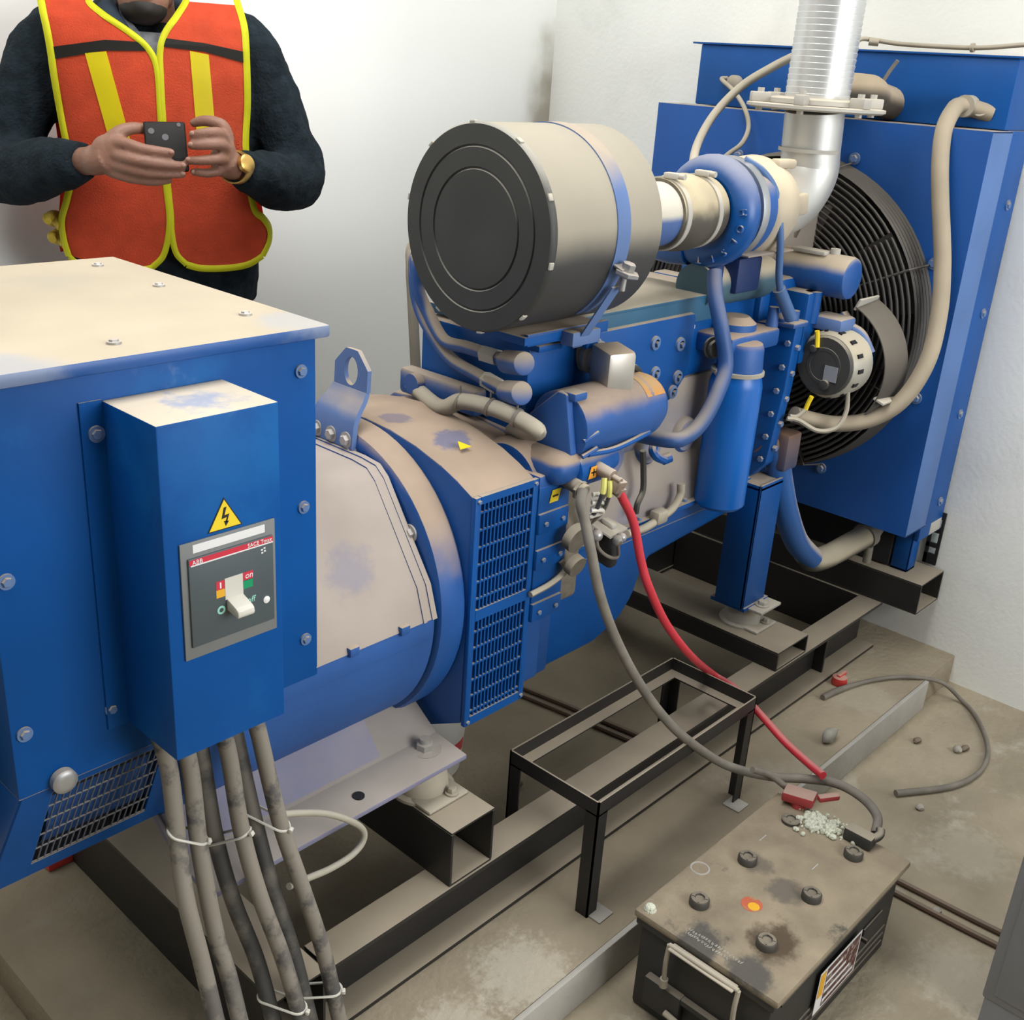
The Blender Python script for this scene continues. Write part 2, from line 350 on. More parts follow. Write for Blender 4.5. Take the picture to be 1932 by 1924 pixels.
def tag(o, label, cat, group=None, kind=None):
    o['label'] = label; o['category'] = cat
    if group: o['group'] = group
    if kind: o['kind'] = kind
    return o
def recenter(o):
    """put a single-mesh thing's origin at the bottom centre of its box"""
    vs = [v.co for v in o.data.vertices]
    c = Vector(((min(v.x for v in vs)+max(v.x for v in vs))/2, (min(v.y for v in vs)+max(v.y for v in vs))/2, min(v.z for v in vs)))
    o.data.transform(Matrix.Translation(-c)); o.location = c
    return o
def solo(name, b, m, label, cat, group=None, kind=None, smooth=40):
    o = obj(name, b, m, None, smooth); tag(o, label, cat, group, kind)
    return recenter(o)
def struct(name, b, m): return obj(name, b, m, None, 30, kind='structure')
def text(name, s, o, ux, uy, size, m, parent, th=.0006, label=None, shear=0.0):
    """letters laid in the plane ux, uy with origin o at the lower left"""
    c = bpy.data.curves.new('t', 'FONT'); c.body = s; c.size = size; c.extrude = th; c.shear = shear; c.resolution_u = 3
    to = bpy.data.objects.new('t', c); COL.objects.link(to)
    me = bpy.data.meshes.new_from_object(to.evaluated_get(bpy.context.evaluated_depsgraph_get()))
    bpy.data.objects.remove(to); bpy.data.curves.remove(c)
    ux = V3(ux).normalized(); uy = V3(uy); uy = (uy-ux*uy.dot(ux)).normalized()
    mx = Matrix((ux, uy, ux.cross(uy))).transposed().to_4x4(); mx.translation = V3(o)-parent_base(parent)
    me.transform(mx); me.materials.clear(); me.materials.append(M[m])
    ob = bpy.data.objects.new(name, me); COL.objects.link(ob); ob.parent = parent
    if label: ob['label'] = label
    return ob

# ---------------------------------------------------------------- the room
XW, YW = 3.045, 2.66
b = B(); b.box(-2.6, XW+.2, -2.2, YW+.2, -.1, 0); struct('floor', b, 'concrete')
b = B(); b.box(-2.7, XW+.2, -2.2, YW+.2, 3.2, 3.3); struct('ceiling', b, 'ceil')
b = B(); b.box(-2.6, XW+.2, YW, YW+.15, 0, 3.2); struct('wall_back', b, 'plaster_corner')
OY0, OY1, OZ0, OZ1 = 1.10, 1.90, .60, 1.50      # air outlet behind the radiator
b = B()
b.box(XW, XW+.15, -2.2, 1.03, 0, 3.2); b.box(XW, XW+.15, 1.055, OY0, 0, 3.2); b.box(XW, XW+.15, 1.03, 1.055, 0, .372); b.box(XW, XW+.15, 1.03, 1.055, .500, 3.2); b.box(XW, XW+.15, OY1, YW+.15, 0, 3.2)
b.box(XW, XW+.15, OY0, OY1, 0, OZ0); b.box(XW, XW+.15, OY0, OY1, OZ1, 3.2); struct('wall_right', b, 'plaster')
b = B(); b.box(-2.75, -2.6, -2.2, YW+.15, 0, 3.2); struct('wall_left', b, 'wall_dim')
b = B(); b.box(-2.75, .75, -2.2, -2.05, 0, 3.2); b.box(2.95, XW+.15, -2.2, -2.05, 0, 3.2); b.box(.75, 2.95, -2.2, -2.05, 0, 1.15); b.box(.75, 2.95, -2.2, -2.05, 2.75, 3.2)
struct('wall_front', b, 'wall_dim')
b = B(); b.box(.54, XW, .905, YW, 0, .09, .004); struct('floor_plinth', b, 'pad')
b = B(); b.box(.54, 2.83, .893, .9048, .0, .091, .002); struct('trim_1', b, 'cement')

# ---------------------------------------------------------------- skid frame: two channels, three box tubes
def channel(b, y0, y1, z0, z1, x0, x1, tw=.008, tf=.010, web_at=None):
    b.box(x0, x1, y0, y1, z1-tf, z1, .002); b.box(x0, x1, y0, y1, z0, z0+tf, .002)
    b.box(x0, x1, web_at-tw/2, web_at+tw/2, z0+tf, z1-tf)
def boxtube(b, x0, x1, y0, y1, z0, z1, t=.005):
    b.box(x0, x1, y0, y1, z1-t, z1, .0015); b.box(x0, x1, y0, y1, z0, z0+t, .0015)
    b.box(x0, x0+t, y0, y1, z0+t, z1-t); b.box(x1-t, x1, y0, y1, z0+t, z1-t)
PZ = .0905
sk = thing('skid_frame', 'black steel channel base frame lying on the concrete plinth under the generator', 'frame', (1.7, 1.49, PZ))
for nm, ya, yb, wb in (('rail', 1.095, 1.165, 1.155), ('rail', 1.815, 1.885, 1.825)):
    b = B(); channel(b, ya, yb, PZ, .243, .856, 2.895, web_at=wb) if ya < 1.2 else channel(b, ya, yb, PZ, .243, .856, 2.895, web_at=wb); obj(nm, b, 'black_steel', sk)
b = B(); boxtube(b, 1.132, 1.242, 1.098, 1.885, .2435, .364); obj('cross_tube', b, 'black_steel', sk)
b = B(); boxtube(b, 2.285, 2.440, 1.098, 1.885, .2435, .297); obj('cross_tube', b, 'black_steel', sk)
b = B(); boxtube(b, 2.886, 3.04, .992, 1.99, .2435, .338); obj('cross_tube', b, 'black_steel', sk)
b = B(); boxtube(b, .75, .85, 1.0985, 1.885, PZ, .2425); obj('cross_tube', b, 'black_steel', sk)
b = B(); gx = (2.62,1.1,0.2)[0]; b.box(gx-.004, gx+.004, 1.120, 1.1508, PZ+.0102, .2328); obj('gusset', b, 'black_steel', sk)
b = B(); b.box(2.876, 2.885, 1.166, 1.814, PZ, .2425); obj('shade_plate', b, 'black_steel', sk)  # added black plate, stands in for the deep shadow under the radiator
def mount(x, y, z, top):
    b = B(); b.lathe((x, y, z), (0, 0, 1), [(0, .062), (.006, .062), (.008, .050), (.03, .048), (top-z-.012, .034), (top-z, .030)], 24)
    b.box(x-.05, x+.05, y-.075, y-.02, z, z+.008, .003); b.bolt((x+.02, y-.06, z+.009), (0, 0, 1), .009, .012)
    return b
for x, y, z, t in ((1.185, 1.235, .364, .437), (1.185, 1.745, .364, .437)):
    obj('rubber_mount', mount(x, y, z, t), 'cable_grey' if 0 else 'hose', sk, label='dusty rubber mount')
for x, y, z, t in ((2.375, 1.262, .297, .352), (2.375, 1.72, .297, .352)):
    obj('rubber_mount', mount(x, y, z, t), 'flange', sk)

# ---------------------------------------------------------------- alternator (power generator end)
YC, ZC = 1.49, .727
al = thing('alternator', 'blue dust-covered power alternator with terminal box and louvred end, standing on the black skid frame', 'generator', (1.0, YC, .437))
prof = [(1.205, .74), (1.225, .80), (1.338, .960), (1.36, .977), (1.40, .981), (1.58, .981), (1.62, .977), (1.642, .960), (1.755, .80), (1.775, .74)]
b = B(); b.prism(prof, 'x', .70, 1.172); b.prism([(y*1.0, z+.0025) if z > .9 else (y+(-.0025 if y < YC else .0025), z) for y, z in prof], 'x', 1.145, 1.152)
b.prism([(y, z+.0025) if z > .9 else (y+(-.0025 if y < YC else .0025), z) for y, z in prof], 'x', 1.165, 1.176)
obj('stator_cover', b, 'cover', al)
b = B(); b.lathe((.68, YC, ZC), (1, 0, 0), [(0, .20), (.02, .279), (.495, .281)], 40, cap=False, a0=-.03, a1=pi+.03, refdir=(0, -1, 0)); b.box(.69, 1.17, 1.206, 1.774, .70, .742, .004); b.cyl((.50, YC, ZC), (1.17, YC, ZC), .245, seg=40)
for x in (.98, 1.09): b.box(x, x+.02, 1.198, 1.212, .735, .752, .003)
obj('stator_drum', b, 'blue_film', al)
b = B(); b.lathe((1.18, YC, ZC), (1, 0, 0), [(0, .268), (0, .276), (.006, .288), (.018, .292), (.055, .292), (.062, .288), (.07, .27)], 72); obj('flange_ring', b, 'hull', al)
for a in (-172, -145, 145, 20, 60, 100):
    p = (1.179, YC+.255*cos(radians(a)), ZC+.255*sin(radians(a)))
    b = B(); b.bolt(p, (-1, 0, 0), .011, .010); obj('flange_bolt', b, 'bolt', al)
dome = [(1.206, .49), (1.202, .946), (1.243, .966), (1.284, .982), (1.35, 1.000), (1.42, 1.012), (1.49, 1.016), (1.56, 1.012), (1.63, 1.000), (1.696, .982), (1.737, .966), (1.778, .946), (1.774, .49), (1.68, .44), (1.30, .44)]
b = B(); b.prism(dome, 'x', 1.249, 1.408, .004); obj('adaptor_housing', b, 'hull', al)
lv = B(); y = 1.1995
lv.box(1.248, 1.262, y-.006, y+.004, .487, .948, .002); lv.box(1.396, 1.410, y-.006, y+.004, .487, .948, .002)
lv.box(1.262, 1.396, y-.006, y+.004, .934, .948); lv.box(1.262, 1.396, y-.006, y+.004, .487, .505); lv.box(1.262, 1.396, y-.006, y+.004, .706, .728)
lp = obj('louvre_panel', lv, 'blue', al)
b = B()
for i in range(13):
    x = 1.272+i*.0095
    b.box(x-.0016, x+.0016, y-.0045, y+.001, .505, .934)
for k in range(13):
    z = .515+k*.0335
    b.box(1.262, 1.396, y-.004, y+.001, z-.0018, z+.0018)
obj('louvre_grille', b, 'blue', lp)
b = B(); b.box(1.262, 1.396, y+.001, y+.0025, .505, .934); obj('louvre_backing', b, 'dark_blue', lp)
for x, z in ((1.256, .940), (1.402, .940), (1.256, .496), (1.402, .496)):
    b = B(); b.bolt((x, y-.006, z), (0, -1, 0), .004, .004, False); obj('panel_screw', b, 'bolt_blue', lp)
b = B(); b.plate((1.31, 1.2995, .9935), (1, 0, .0), (0, .9, .30), [(0, 0), (.028, 0), (.014, .022)], .0015); obj('warning_sticker', b, 'yellow', al, label='small yellow triangle sticker')
# lifting eye: bent strap with a hole near its top
def holed(b, o, ux, uy, hw, z0, z1, ch, hole, th, hc=(0, 0), n=32):
    ux = V3(ux).normalized(); uy = V3(uy).normalized(); nn = ux.cross(uy)
    t = bmesh.new(); A = []; I = []
    for k in range(n):
        a = 2*pi*k/n; c, s_ = cos(a), sin(a); f = 1e9
        for nx, ny, dd in ((1, 0, hw), (-1, 0, hw), (0, 1, z1), (0, -1, -z0), (.7071, .7071, (hw+z1-ch)*.7071), (-.7071, .7071, (hw+z1-ch)*.7071)):
            den = nx*c+ny*s_
            if den > 1e-6: f = min(f, (dd-(nx*hc[0]+ny*hc[1]))/den)
        A.append((hc[0]+c*f, hc[1]+s_*f)); I.append((hc[0]+c*hole[0], hc[1]+s_*hole[1]))
    L = []
    for d in (0, th):
        L.append([t.verts.new(V3(o)+ux*x+uy*y+nn*d) for x, y in A]); L.append([t.verts.new(V3(o)+ux*x+uy*y+nn*d) for x, y in I])
    for k in range(n):
        j = (k+1) % n
        for p, q in ((0, 1), (2, 3), (0, 2), (1, 3)): t.faces.new((L[p][k], L[p][j], L[q][j], L[q][k]))
    bmesh.ops.recalc_face_normals(t, faces=t.faces); b.add(t)
b = B()
holed(b, (1.212, YC, 1.05), (0, 1, 0), (.05, 0, 1), .046, .025, .100, .030, (.019, .026), .009, (0, .060))
t = bmesh.new(); rows = []
for x, z, w in ((1.170, .985, .058), (1.170, 1.005, .060), (1.174, 1.03, .059), (1.186, 1.05, .055), (1.202, 1.066, .050), (1.211, 1.080, .046)):
    rows.append([t.verts.new((x, YC-w, z)), t.verts.new((x, YC+w, z)), t.verts.new((x+.010, YC+w, z-.003)), t.verts.new((x+.010, YC-w, z-.003))])
for r0, r1 in zip(rows, rows[1:]):
    for i in range(4): t.faces.new((r0[i], r0[(i+1) % 4], r1[(i+1) % 4], r1[i]))
t.faces.new(rows[0]); t.faces.new(rows[-1]); bmesh.ops.recalc_face_normals(t, faces=t.faces); b.add(t)
obj('lifting_eye', b, 'side_blue', al)
for yy in (-.042, 0, .042):
    b = B(); b.bolt((1.172, YC+yy, 1.0), (-1, 0, 0), .010, .010); obj('eye_bolt', b, 'bolt', al)
# feet
for sgn in (-1, 1):
    b = B(); yi = YC+sgn*.19; yo = YC+sgn*.295
    b.prism([(YC+sgn*.150, .500), (YC+sgn*.235, .445), (YC+sgn*.32, .437), (YC+sgn*.32, .447), (YC+sgn*.237, .455), (YC+sgn*.152, .512)], 'x', .69, 1.235, .002)
    b.prism([(YC+sgn*.12, .520), (YC+sgn*.225, .450), (YC+sgn*.232, .458), (YC+sgn*.150, .555)], 'x', .70, 1.10)
    obj('foot', b, 'lilac', al)
    b = B(); x, yy = 1.185, YC+sgn*.258
    b.cyl((x, yy, .447), (x, yy, .452), .032); b.lathe((x, yy, .452), (0, 0, 1), [(0, .017), (.012, .017), (.013, .012)], 6); b.cyl((x, yy, .464), (x, yy, .474), .010)
    obj('foot_bolt', b, 'steel', al)
b = B(); b.cyl((1.005, 1.205, .440), (1.005, 1.205, .4522), .011); obj('foot_hole', b, 'dark', al)
# terminal box
tb = B()
tb.box(.445, .920, 1.205, 1.775, .727, 1.270, .003)
t_box = obj('terminal_box', tb, 'blue_box', al)
ld = B(); ld.box(.42, .936, 1.192, 1.79, 1.270, 1.288, .004); obj('lid', ld, 'blue_lid', t_box)
for x, yy in ((.645, 1.25), (.87, 1.30), (.87, 1.53), (.87, 1.72)):
    b = B(); b.bolt((x, yy, 1.2885), (0, 0, 1), .0062, .005); obj('lid_screw', b, 'bolt', t_box)
for x, z in ((.893, 1.225), (.895, 1.02), (.896, .80), (.578, .81)):
    b = B(); b.bolt((x, 1.2045, z), (0, -1, 0), .0065, .006); obj('side_screw', b, 'bolt_blue', t_box)
# lower part of the box: sloping underside with mesh
b = B()
yb, zb, yt, zt = 1.300, .527, 1.2065, .7265
x0b, x1b = .425, .70
# sloping end piece: cheeks and lower lip around the mesh opening
def slope(u, w, out=0.0):      # u along x, w from 0 (top) to 1 (bottom)
    return (u, yt+(yb-yt)*w-out*.9, zt+(zb-zt)*w-out*.42)
def quadbox(b, pts, nrm, th):
    t = bmesh.new(); n = Vector(nrm).normalized()*th
    a = [t.verts.new(Vector(p)) for p in pts]; c = [t.verts.new(Vector(p)+n) for p in pts]
    t.faces.new(a); t.faces.new(c[::-1])
    for i in range(4): t.faces.new((a[i], a[(i+1) % 4], c[(i+1) % 4], c[i]))
    bmesh.ops.recalc_face_normals(t, faces=t.faces); b.add(t)
nin = (0, .9, .42)
quadbox(b, [(.446, yt, zt), (.492, yt, zt), slope(.478, 1), slope(.418, 1)], nin, .004)
quadbox(b, [(.655, yt, zt), (.90, yt, zt), slope(.90, 1), slope(.655, 1)], nin, .004)
quadbox(b, [slope(.478, .86), slope(.655, .86), slope(.655, 1), slope(.478, 1)], nin, .004)
quadbox(b, [slope(.49, 0), slope(.655, 0), slope(.655, .06), slope(.489, .06)], nin, .004)
quadbox(b, [slope(.418, 1), slope(.90, 1), (.90, 1.62, .50), (.418, 1.62, .50)], (0, 0, 1), .004)
quadbox(b, [(.446, yt, zt), slope(.418, 1), (.418, 1.62, .50), (.446, 1.62, zt)], (1, 0, 0), .004)
obj('lower_shroud', b, 'blue', t_box)
b = B(); n_c = 18
for i in range(n_c):
    x = .492+i*(.163/(n_c-1))
    b.tube([slope(x, .05, -.002), slope(x-.012 if x < .6 else x-.006, .87, -.002)], .0014, 6)
for k in range(6):
    w = .07+k*.156
    b.tube([slope(.49-.012*w, w, -.002), slope(.656, w, -.002)], .0014, 6)
obj('mesh_grille', b, 'mesh_grey', t_box)
b = B(); quadbox(b, [slope(.49, .05, -.02), slope(.656, .05, -.02), slope(.656, .87, -.02), slope(.478, .87, -.02)], nin, .002); obj('grille_backing', b, 'dark', t_box)
b = B(); b.lathe((.502, 1.204, .735), (0, -1, 0), [(0, .017), (.010, .017), (.0125, .014), (.0135, .008)], 24); obj('side_screw', b, 'bolt', t_box)
for x, z in ((.463, 1.035), (.462, .822)):
    b = B(); b.bolt((x, 1.2045, z), (0, -1, 0), .0068, .006); obj('side_screw', b, 'bolt_blue', t_box)
b = B(); b.cyl((.68, YC, ZC), (.38, YC, ZC), .215, .20, 40); b.cyl((.38, YC, ZC), (.33, YC, ZC), .12, .11, 32); obj('exciter_cover', b, 'dark_blue', al)
b = B(); b.tube([(1.30, 1.27, 1.0), (1.31, 1.25, .995)], .001); b.b.clear()
# breaker enclosure on the side of the terminal box
be = B(); be.box(.599, .767, 1.080, 1.2045, .781, 1.2345, .0025)
be.box(.570, .599, 1.2015, 1.2045, .781, 1.236); be.box(.767, .775, 1.2015, 1.2045, .79, 1.22)
enc = obj('breaker_enclosure', be, 'blue_box', al)
b = B(); b.bolt((.588, 1.201, 1.195), (0, -1, 0), .007, .005); obj('enclosure_screw', b, 'bolt_blue', enc)
b = B(); b.bolt((.65, 1.15, 1.2355), (0, 0, 1), .006, .004); b.b.clear()
YF = 1.0798
def qd(b, poly, th, y=YF): b.plate((0, y, 0), (1, 0, 0), (0, 0, 1), poly, th)      # (x,z) polygons standing proud of the front
def rect(x0, x1, z0, z1): return [(x0, z0), (x1, z0), (x1, z1), (x0, z1)]
tri = [(.6586, 1.0855), (.7084, 1.0855), (.6832, 1.1275)]
def shrink(p, k):
    cx = sum(a for a, _ in p)/len(p); cz = sum(c for _, c in p)/len(p); return [(cx+(a-cx)*k, cz+(c-cz)*k) for a, c in p]
b = B(); qd(b, tri, .0006); stk = obj('warning_sticker', b, 'ink', enc, label='yellow triangle high voltage sticker with black border and lightning bolt')
b = B(); qd(b, shrink(tri, .90), .0003, YF-.0006); obj('sticker_field', b, 'yellow', enc) if 0 else obj('warning_sticker_face', b, 'yellow', enc)
b = B(); y2 = YF-.0009
qd(b, [(.6822, 1.1145), (.6862, 1.1150), (.6828, 1.1040), (.6898, 1.1050), (.6862, 1.0945), (.6836, 1.0950), (.6862, 1.1012), (.6786, 1.1000)], .0003, y2)
qd(b, [(.6818, 1.0965), (.6890, 1.0955), (.6842, 1.0895)], .0003, y2)
obj('lightning_bolt', b, 'ink', enc)
cb = B(); cb.box(.6185, .7550, 1.0768, 1.0797, .9228, 1.0818, .0008); br = obj('circuit_breaker', cb, 'plate_grey', al)
cb = B(); cb.box(.6272, .7492, 1.0735, 1.0772, .9402, 1.0612, .0006); obj('face_plate', cb, 'face_grey', br)
YP, YQ = 1.0767, 1.0734
b = B(); qd(b, rect(.6357, .7392, 1.0668, 1.0777), .0004, YP); obj('blank_label', b, 'white', br)
b = B(); qd(b, rect(.6282, .7490, 1.0530, 1.0600), .0003, YQ); obj('red_stripe', b, 'red_stripe', br)
b = B(); qd(b, rect(.6300, .7490, 1.0512, 1.0530), .0003, YQ); obj('white_line', b, 'white', br)
text('brand_lettering', 'ABB', (.6316, YQ-.0004, 1.0534), (1, 0, 0), (0, 0, 1), .0082, 'white', br)
text('model_lettering', 'SACE Tmax', (.7105, YQ-.0004, 1.0543), (1, 0, 0), (0, 0, 1), .0074, 'white', br)
b = B(); qd(b, rect(.6758, .7022, .992, 1.0216), .0006, YQ); obj('slot_window', b, 'ivory', br)
for R_ in (rect(.6632, .6755, 1.0088, 1.0205), rect(.7030, .7175, 1.0105, 1.0215)): b = B(); qd(b, R_, .0003, YQ); obj('red_mark', b, 'red_stripe', br)
b = B(); qd(b, rect(.6632, .6755, .9978, 1.0086), .0003, YQ); obj('amber_mark', b, 'amber_mark', br)
b = B(); qd(b, rect(.7030, .7170, .9985, 1.0095), .0003, YQ); obj('green_mark', b, 'green_mark', br)
b = B(); qd(b, rect(.6684, .6705, 1.0105, 1.0185), .0003, YQ-.0004); obj('one_mark', b, 'white', br)
text('on_lettering', 'on', (.7048, YQ-.0005, 1.0128), (1, 0, 0), (0, 0, 1), .0115, 'white', br, shear=.2)
text('off_lettering', 'off', (.7065, YQ-.0004, .9770), (1, 0, 0), (0, 0, 1), .0115, 'teal_mark', br, shear=.2)
b = B(); b.lathe((.6694, YQ, .9800), (0, -1, 0), [(0, .0058), (.0004, .0058), (.0004, .0030), (0, .0030)], 24, cap=False); obj('off_symbol', b, 'teal_mark', br)
b = B()
for (x, z) in ((.7305, 1.0440), (.7345, 1.0455), (.7310, 1.0400), (.7350, 1.0415)): qd(b, rect(x, x+.0028, z, z+.0022), .0003, YQ)
obj('rating_marks', b, 'white', br)
b = B(); b.lathe((.7367, YQ, .9727), (0, -1, 0), [(0, .005), (.0012, .005), (.0022, .003)], 18); obj('test_button', b, 'white', br)
b = B(); b.prism([(YQ+.001, .9935), (YQ-.020, .9865), (YQ-.0245, .9835), (YQ-.0255, .9770), (YQ-.0235, .9735), (YQ+.001, .9765)], 'x', .6778, .7022, .0012); obj('toggle_lever', b, 'ivory', br)

# six power cables from the breaker box down to the plinth, tied in pairs
CT = [((.612, 1.150, .782), (.60, 1.02)), ((.640, 1.150, .782), (.645, 1.045)), ((.660, 1.165, .782), (.69, 1.06)), ((.690, 1.150, .782), (.715, 1.02)), ((.715, 1.165, .782), (.75, 1.06)), ((.742, 1.150, .782), (.785, 1.035))]
CT = [[(.612, 1.150, .79), (.624, 1.148, .72), (.616, 1.122, .606), (.609, 1.098, .534), (.613, 1.075, .445), (.614, 1.045, .345), (.618, 1.02, .22), (.625, 1.00, .104)],
      [(.640, 1.145, .79), (.652, 1.142, .712), (.644, 1.115, .595), (.646, 1.090, .465), (.652, 1.070, .392), (.653, 1.045, .316), (.660, 1.02, .20), (.667, 1.00, .104)],
      [(.672, 1.165, .79), (.686, 1.160, .702), (.690, 1.140, .564), (.698, 1.112, .458), (.716, 1.085, .355), (.722, 1.058, .262), (.728, 1.04, .18), (.735, 1.02, .104)],
      [(.700, 1.145, .79), (.714, 1.142, .703), (.714, 1.118, .589), (.722, 1.090, .484), (.742, 1.062, .366), (.752, 1.030, .251), (.757, 1.01, .17), (.765, .99, .104)],
      [(.729, 1.170, .79), (.744, 1.160, .703), (.750, 1.135, .588), (.760, 1.105, .459), (.776, 1.075, .336), (.786, 1.048, .216), (.79, 1.03, .15), (.80, 1.01, .104)],
      [(.754, 1.150, .79), (.768, 1.145, .710), (.778, 1.115, .574), (.794, 1.085, .462), (.814, 1.058, .337), (.828, 1.030, .190), (.836, 1.01, .13), (.845, .995, .104)]]
CL = ['leftmost of the six grey power cables hanging below the blue breaker box', 'second from left of the six power cables below the breaker box', 'third from left power cable below the breaker box, dark one of the middle pair',
      'fourth from left power cable below the breaker box, paler one of the middle pair', 'fifth from left power cable below the breaker box, dark one of the right pair', 'rightmost of the six grey power cables, scuffed black in patches, below the breaker box']
cabs = []
for k_, (pts, lb) in enumerate(zip(CT, CL)):
    if k_ in (2, 4): pts = [(x+.004, y+.016, z) if z < .78 else (x, y, z) for x, y, z in pts[:-1]]+[pts[-1]]
    t = thing('power_cable', lb, 'cable', pts[-1], 'power cables from the breaker box')
    b = B(); b.tube(pts, .0124, 14); obj('sheath', b, 'cable_dark' if k_ in (2, 4) else 'cable_dusty', t, 60); cabs.append(t)
def ring_tie(c1, c2, t, r=.0135, tail=True):
    """a tie round two neighbouring cables with centres c1, c2"""
    c1 = V3(c1); c2 = V3(c2); u = (c2-c1).normalized(); w = Vector((-.1, .22, -1)).cross(u).normalized()
    pts = []
    for k in range(9): a = pi/2+pi*k/8; pts.append(c1+u*cos(a)*r+w*sin(a)*r)
    for k in range(9): a = -pi/2+pi*k/8; pts.append(c2+u*cos(a)*r+w*sin(a)*r)
    b = B(); b.tube(pts, .0021, 6, closed=True, spline=False)
    h = c2+(u*.9-V3((0, 0, 0))*0)*r+Vector((0, -.007, 0)); b.obox(h, u, w, u.cross(w), .006, .008, .007, .0012)
    obj('cable_tie', b, 'tie', t)
ring_tie((.6175, 1.127, .63), (.645, 1.118, .613), cabs[0])
ring_tie((.694, 1.155, .56), (.7145, 1.117, .583), cabs[3])
ring_tie((.7545, 1.150, .583), (.779, 1.113, .566), cabs[5])
ring_tie((.7865, 1.074, .26), (.822, 1.043, .262), cabs[5])
ring_tie((.7245, 1.082, .288), (.7495, 1.038, .282), cabs[3])

# ---------------------------------------------------------------- diesel engine
en = thing('diesel_engine', 'blue dusty diesel engine between alternator and radiator, with black air cleaner on top', 'engine', (1.95, 1.49, .352))
# flywheel housing
b = B(); b.prism([(1.215, .50), (1.215, .93), (1.26, .953), (1.35, .985), (1.49, 1.002), (1.63, .985), (1.72, .953), (1.765, .93), (1.765, .50), (1.62, .43), (1.36, .43)], 'x', 1.409, 1.475, .006)
b.prism([(1.26, .46), (1.255, .94), (1.31, .985), (1.49, 1.00), (1.67, .985), (1.725, .94), (1.72, .46)], 'x', 1.475, 1.56, .008)
fh = obj('flywheel_housing', b, 'hull', en)
for z0, z1 in ((.835, .877), (.762, .804), (.652, .692)):
    b = B(); b.box(1.412, 1.497, 1.187, 1.26, z0, z1, .004); hr_ = obj('housing_rib', b, 'blue', fh)
for z in (.855, .782, .671):
    for x in (1.430, 1.478): b = B(); b.bolt((x, 1.186, z), (0, -1, 0), .005, .004, False); obj('rib_bolt', b, 'bolt_blue', fh)
b = B(); b.box(1.412, 1.500, 1.192, 1.26, .69, .93, .004); obj('housing_wall', b, 'blue', fh)
b = B(); b.lathe((1.42, 1.285, .905), (1, 0, 0), [(0, .080), (.012, .088), (.020, .090), (.030, .089), (.07, .088), (.08, .075)], 40); b.box(1.425, 1.515, 1.160, 1.30, .928, .988, .027, 4); b.box(1.412, 1.50, 1.193, 1.30, .90, .95, .004)
obj('housing_lug', b, 'hull', fh)
b = B(); b.tube([(1.400, 1.185, .719), (1.45, 1.183, .725), (1.49, 1.183, .737), (1.497, 1.185, .748), (1.485, 1.188, .764)], .006, 8); obj('drain_pipe', b, 'hose', en)
def sticker(nm, c, w, h, m, ink, lab):
    b = B(); b.plate(c, (1, 0, 0), (0, 0, 1), [(-w/2-h*.14, -h/2), (w/2-h*.14, -h/2), (w/2+h*.14, h/2), (-w/2+h*.14, h/2)], .0008); s_ = obj(nm, b, m, en, label=lab)
    b = B()
    for hx, hz in ink: b.plate((c[0], c[1]-.0009, c[2]), (1, 0, 0), (0, 0, 1), [(-hx, -hz), (hx, -hz), (hx, hz), (-hx, hz)], .0004)
    obj('polarity_mark', b, 'ink', s_)
sticker('minus_sticker', (1.455, 1.1905, .905), .024, .024, 'yellow', [(.008, .0018)], 'yellow sticker with a minus sign')
# block, head, manifold
b = B(); b.box(1.56, 2.345, 1.335, 1.66, .69, 1.0, .012); b.prism([(1.335, .86), (1.335, .70), (1.30, .69), (1.30, .705), (1.318, .80)], 'x', 1.56, 2.34)
for x in (1.66, 1.80, 1.94, 2.08): b.lathe((x, 1.337, .86), (0, -1, 0), [(0, .045), (.012, .043), (.018, .036)], 24)
bl = obj('engine_block', b, 'block_dusty', en)
b = B(); b.box(1.482, 1.70, 1.302, 1.595, .985, 1.160, .006); b.box(1.70, 2.33, 1.335, 1.66, 1.0, 1.165, .008); obj('cylinder_head', b, 'blue', en)
b = B(); b.prism([(1.60, 1.160), (2.03, 1.160), (2.03, 1.03), (1.97, .97), (1.88, .955), (1.78, 1.0), (1.60, 1.0)], 'y', 1.30, 1.40, .012)
mfd = obj('intake_manifold', b, 'blue', en)
for px in ((1.877,1.296,1.112), (1.889,1.296,1.044), (1.971,1.296,1.097), (1.976,1.296,1.022), (1.963,1.296,0.991)):
    b = B(); b.lathe((px[0], 1.301, px[2]), (0, -1, 0), [(0, .016), (.006, .015), (.008, .009), (.004, .009)], 18, cap=False); b.cyl((px[0], 1.30, px[2]), (px[0], 1.289, px[2]), .006, seg=6)
    obj('manifold_bolt', b, 'bolt_blue', mfd)
b = B(); b.box(1.50, 2.10, 1.325, 1.595, 1.165, 1.185, .003); obj('valve_cover', b, 'green_blue', en)
b = B(); b.box(1.64, 2.128, 1.310, 1.62, 1.186, 1.192, .001); b.box(1.64, 2.128, 1.311, 1.316, 1.135, 1.187, .001)
hs_ = obj('heat_shield', b, 'green_blue', en)
for x in (1.70, 1.83, 1.96): b = B(); b.box(x, x+.07, 1.303, 1.314, 1.122, 1.132, .002); obj('shield_tab', b, 'flange', hs_)
# filter cradle with straps
b = B(); b.prism([(1.42, 1.190), (1.64, 1.194), (1.64, 1.184), (1.42, 1.176)], 'y', 1.26, 1.42); b.box(1.43, 1.66, 1.262, 1.272, 1.172, 1.194, .001); b.box(1.60, 1.635, 1.262, 1.31, 1.145, 1.192, .002)
obj('filter_cradle', b, 'blue', en)
b = B(); b.box(1.484, 1.55, 1.28, 1.31, 1.15, 1.162, .002); obj('rear_bracket', b, 'blue', en)
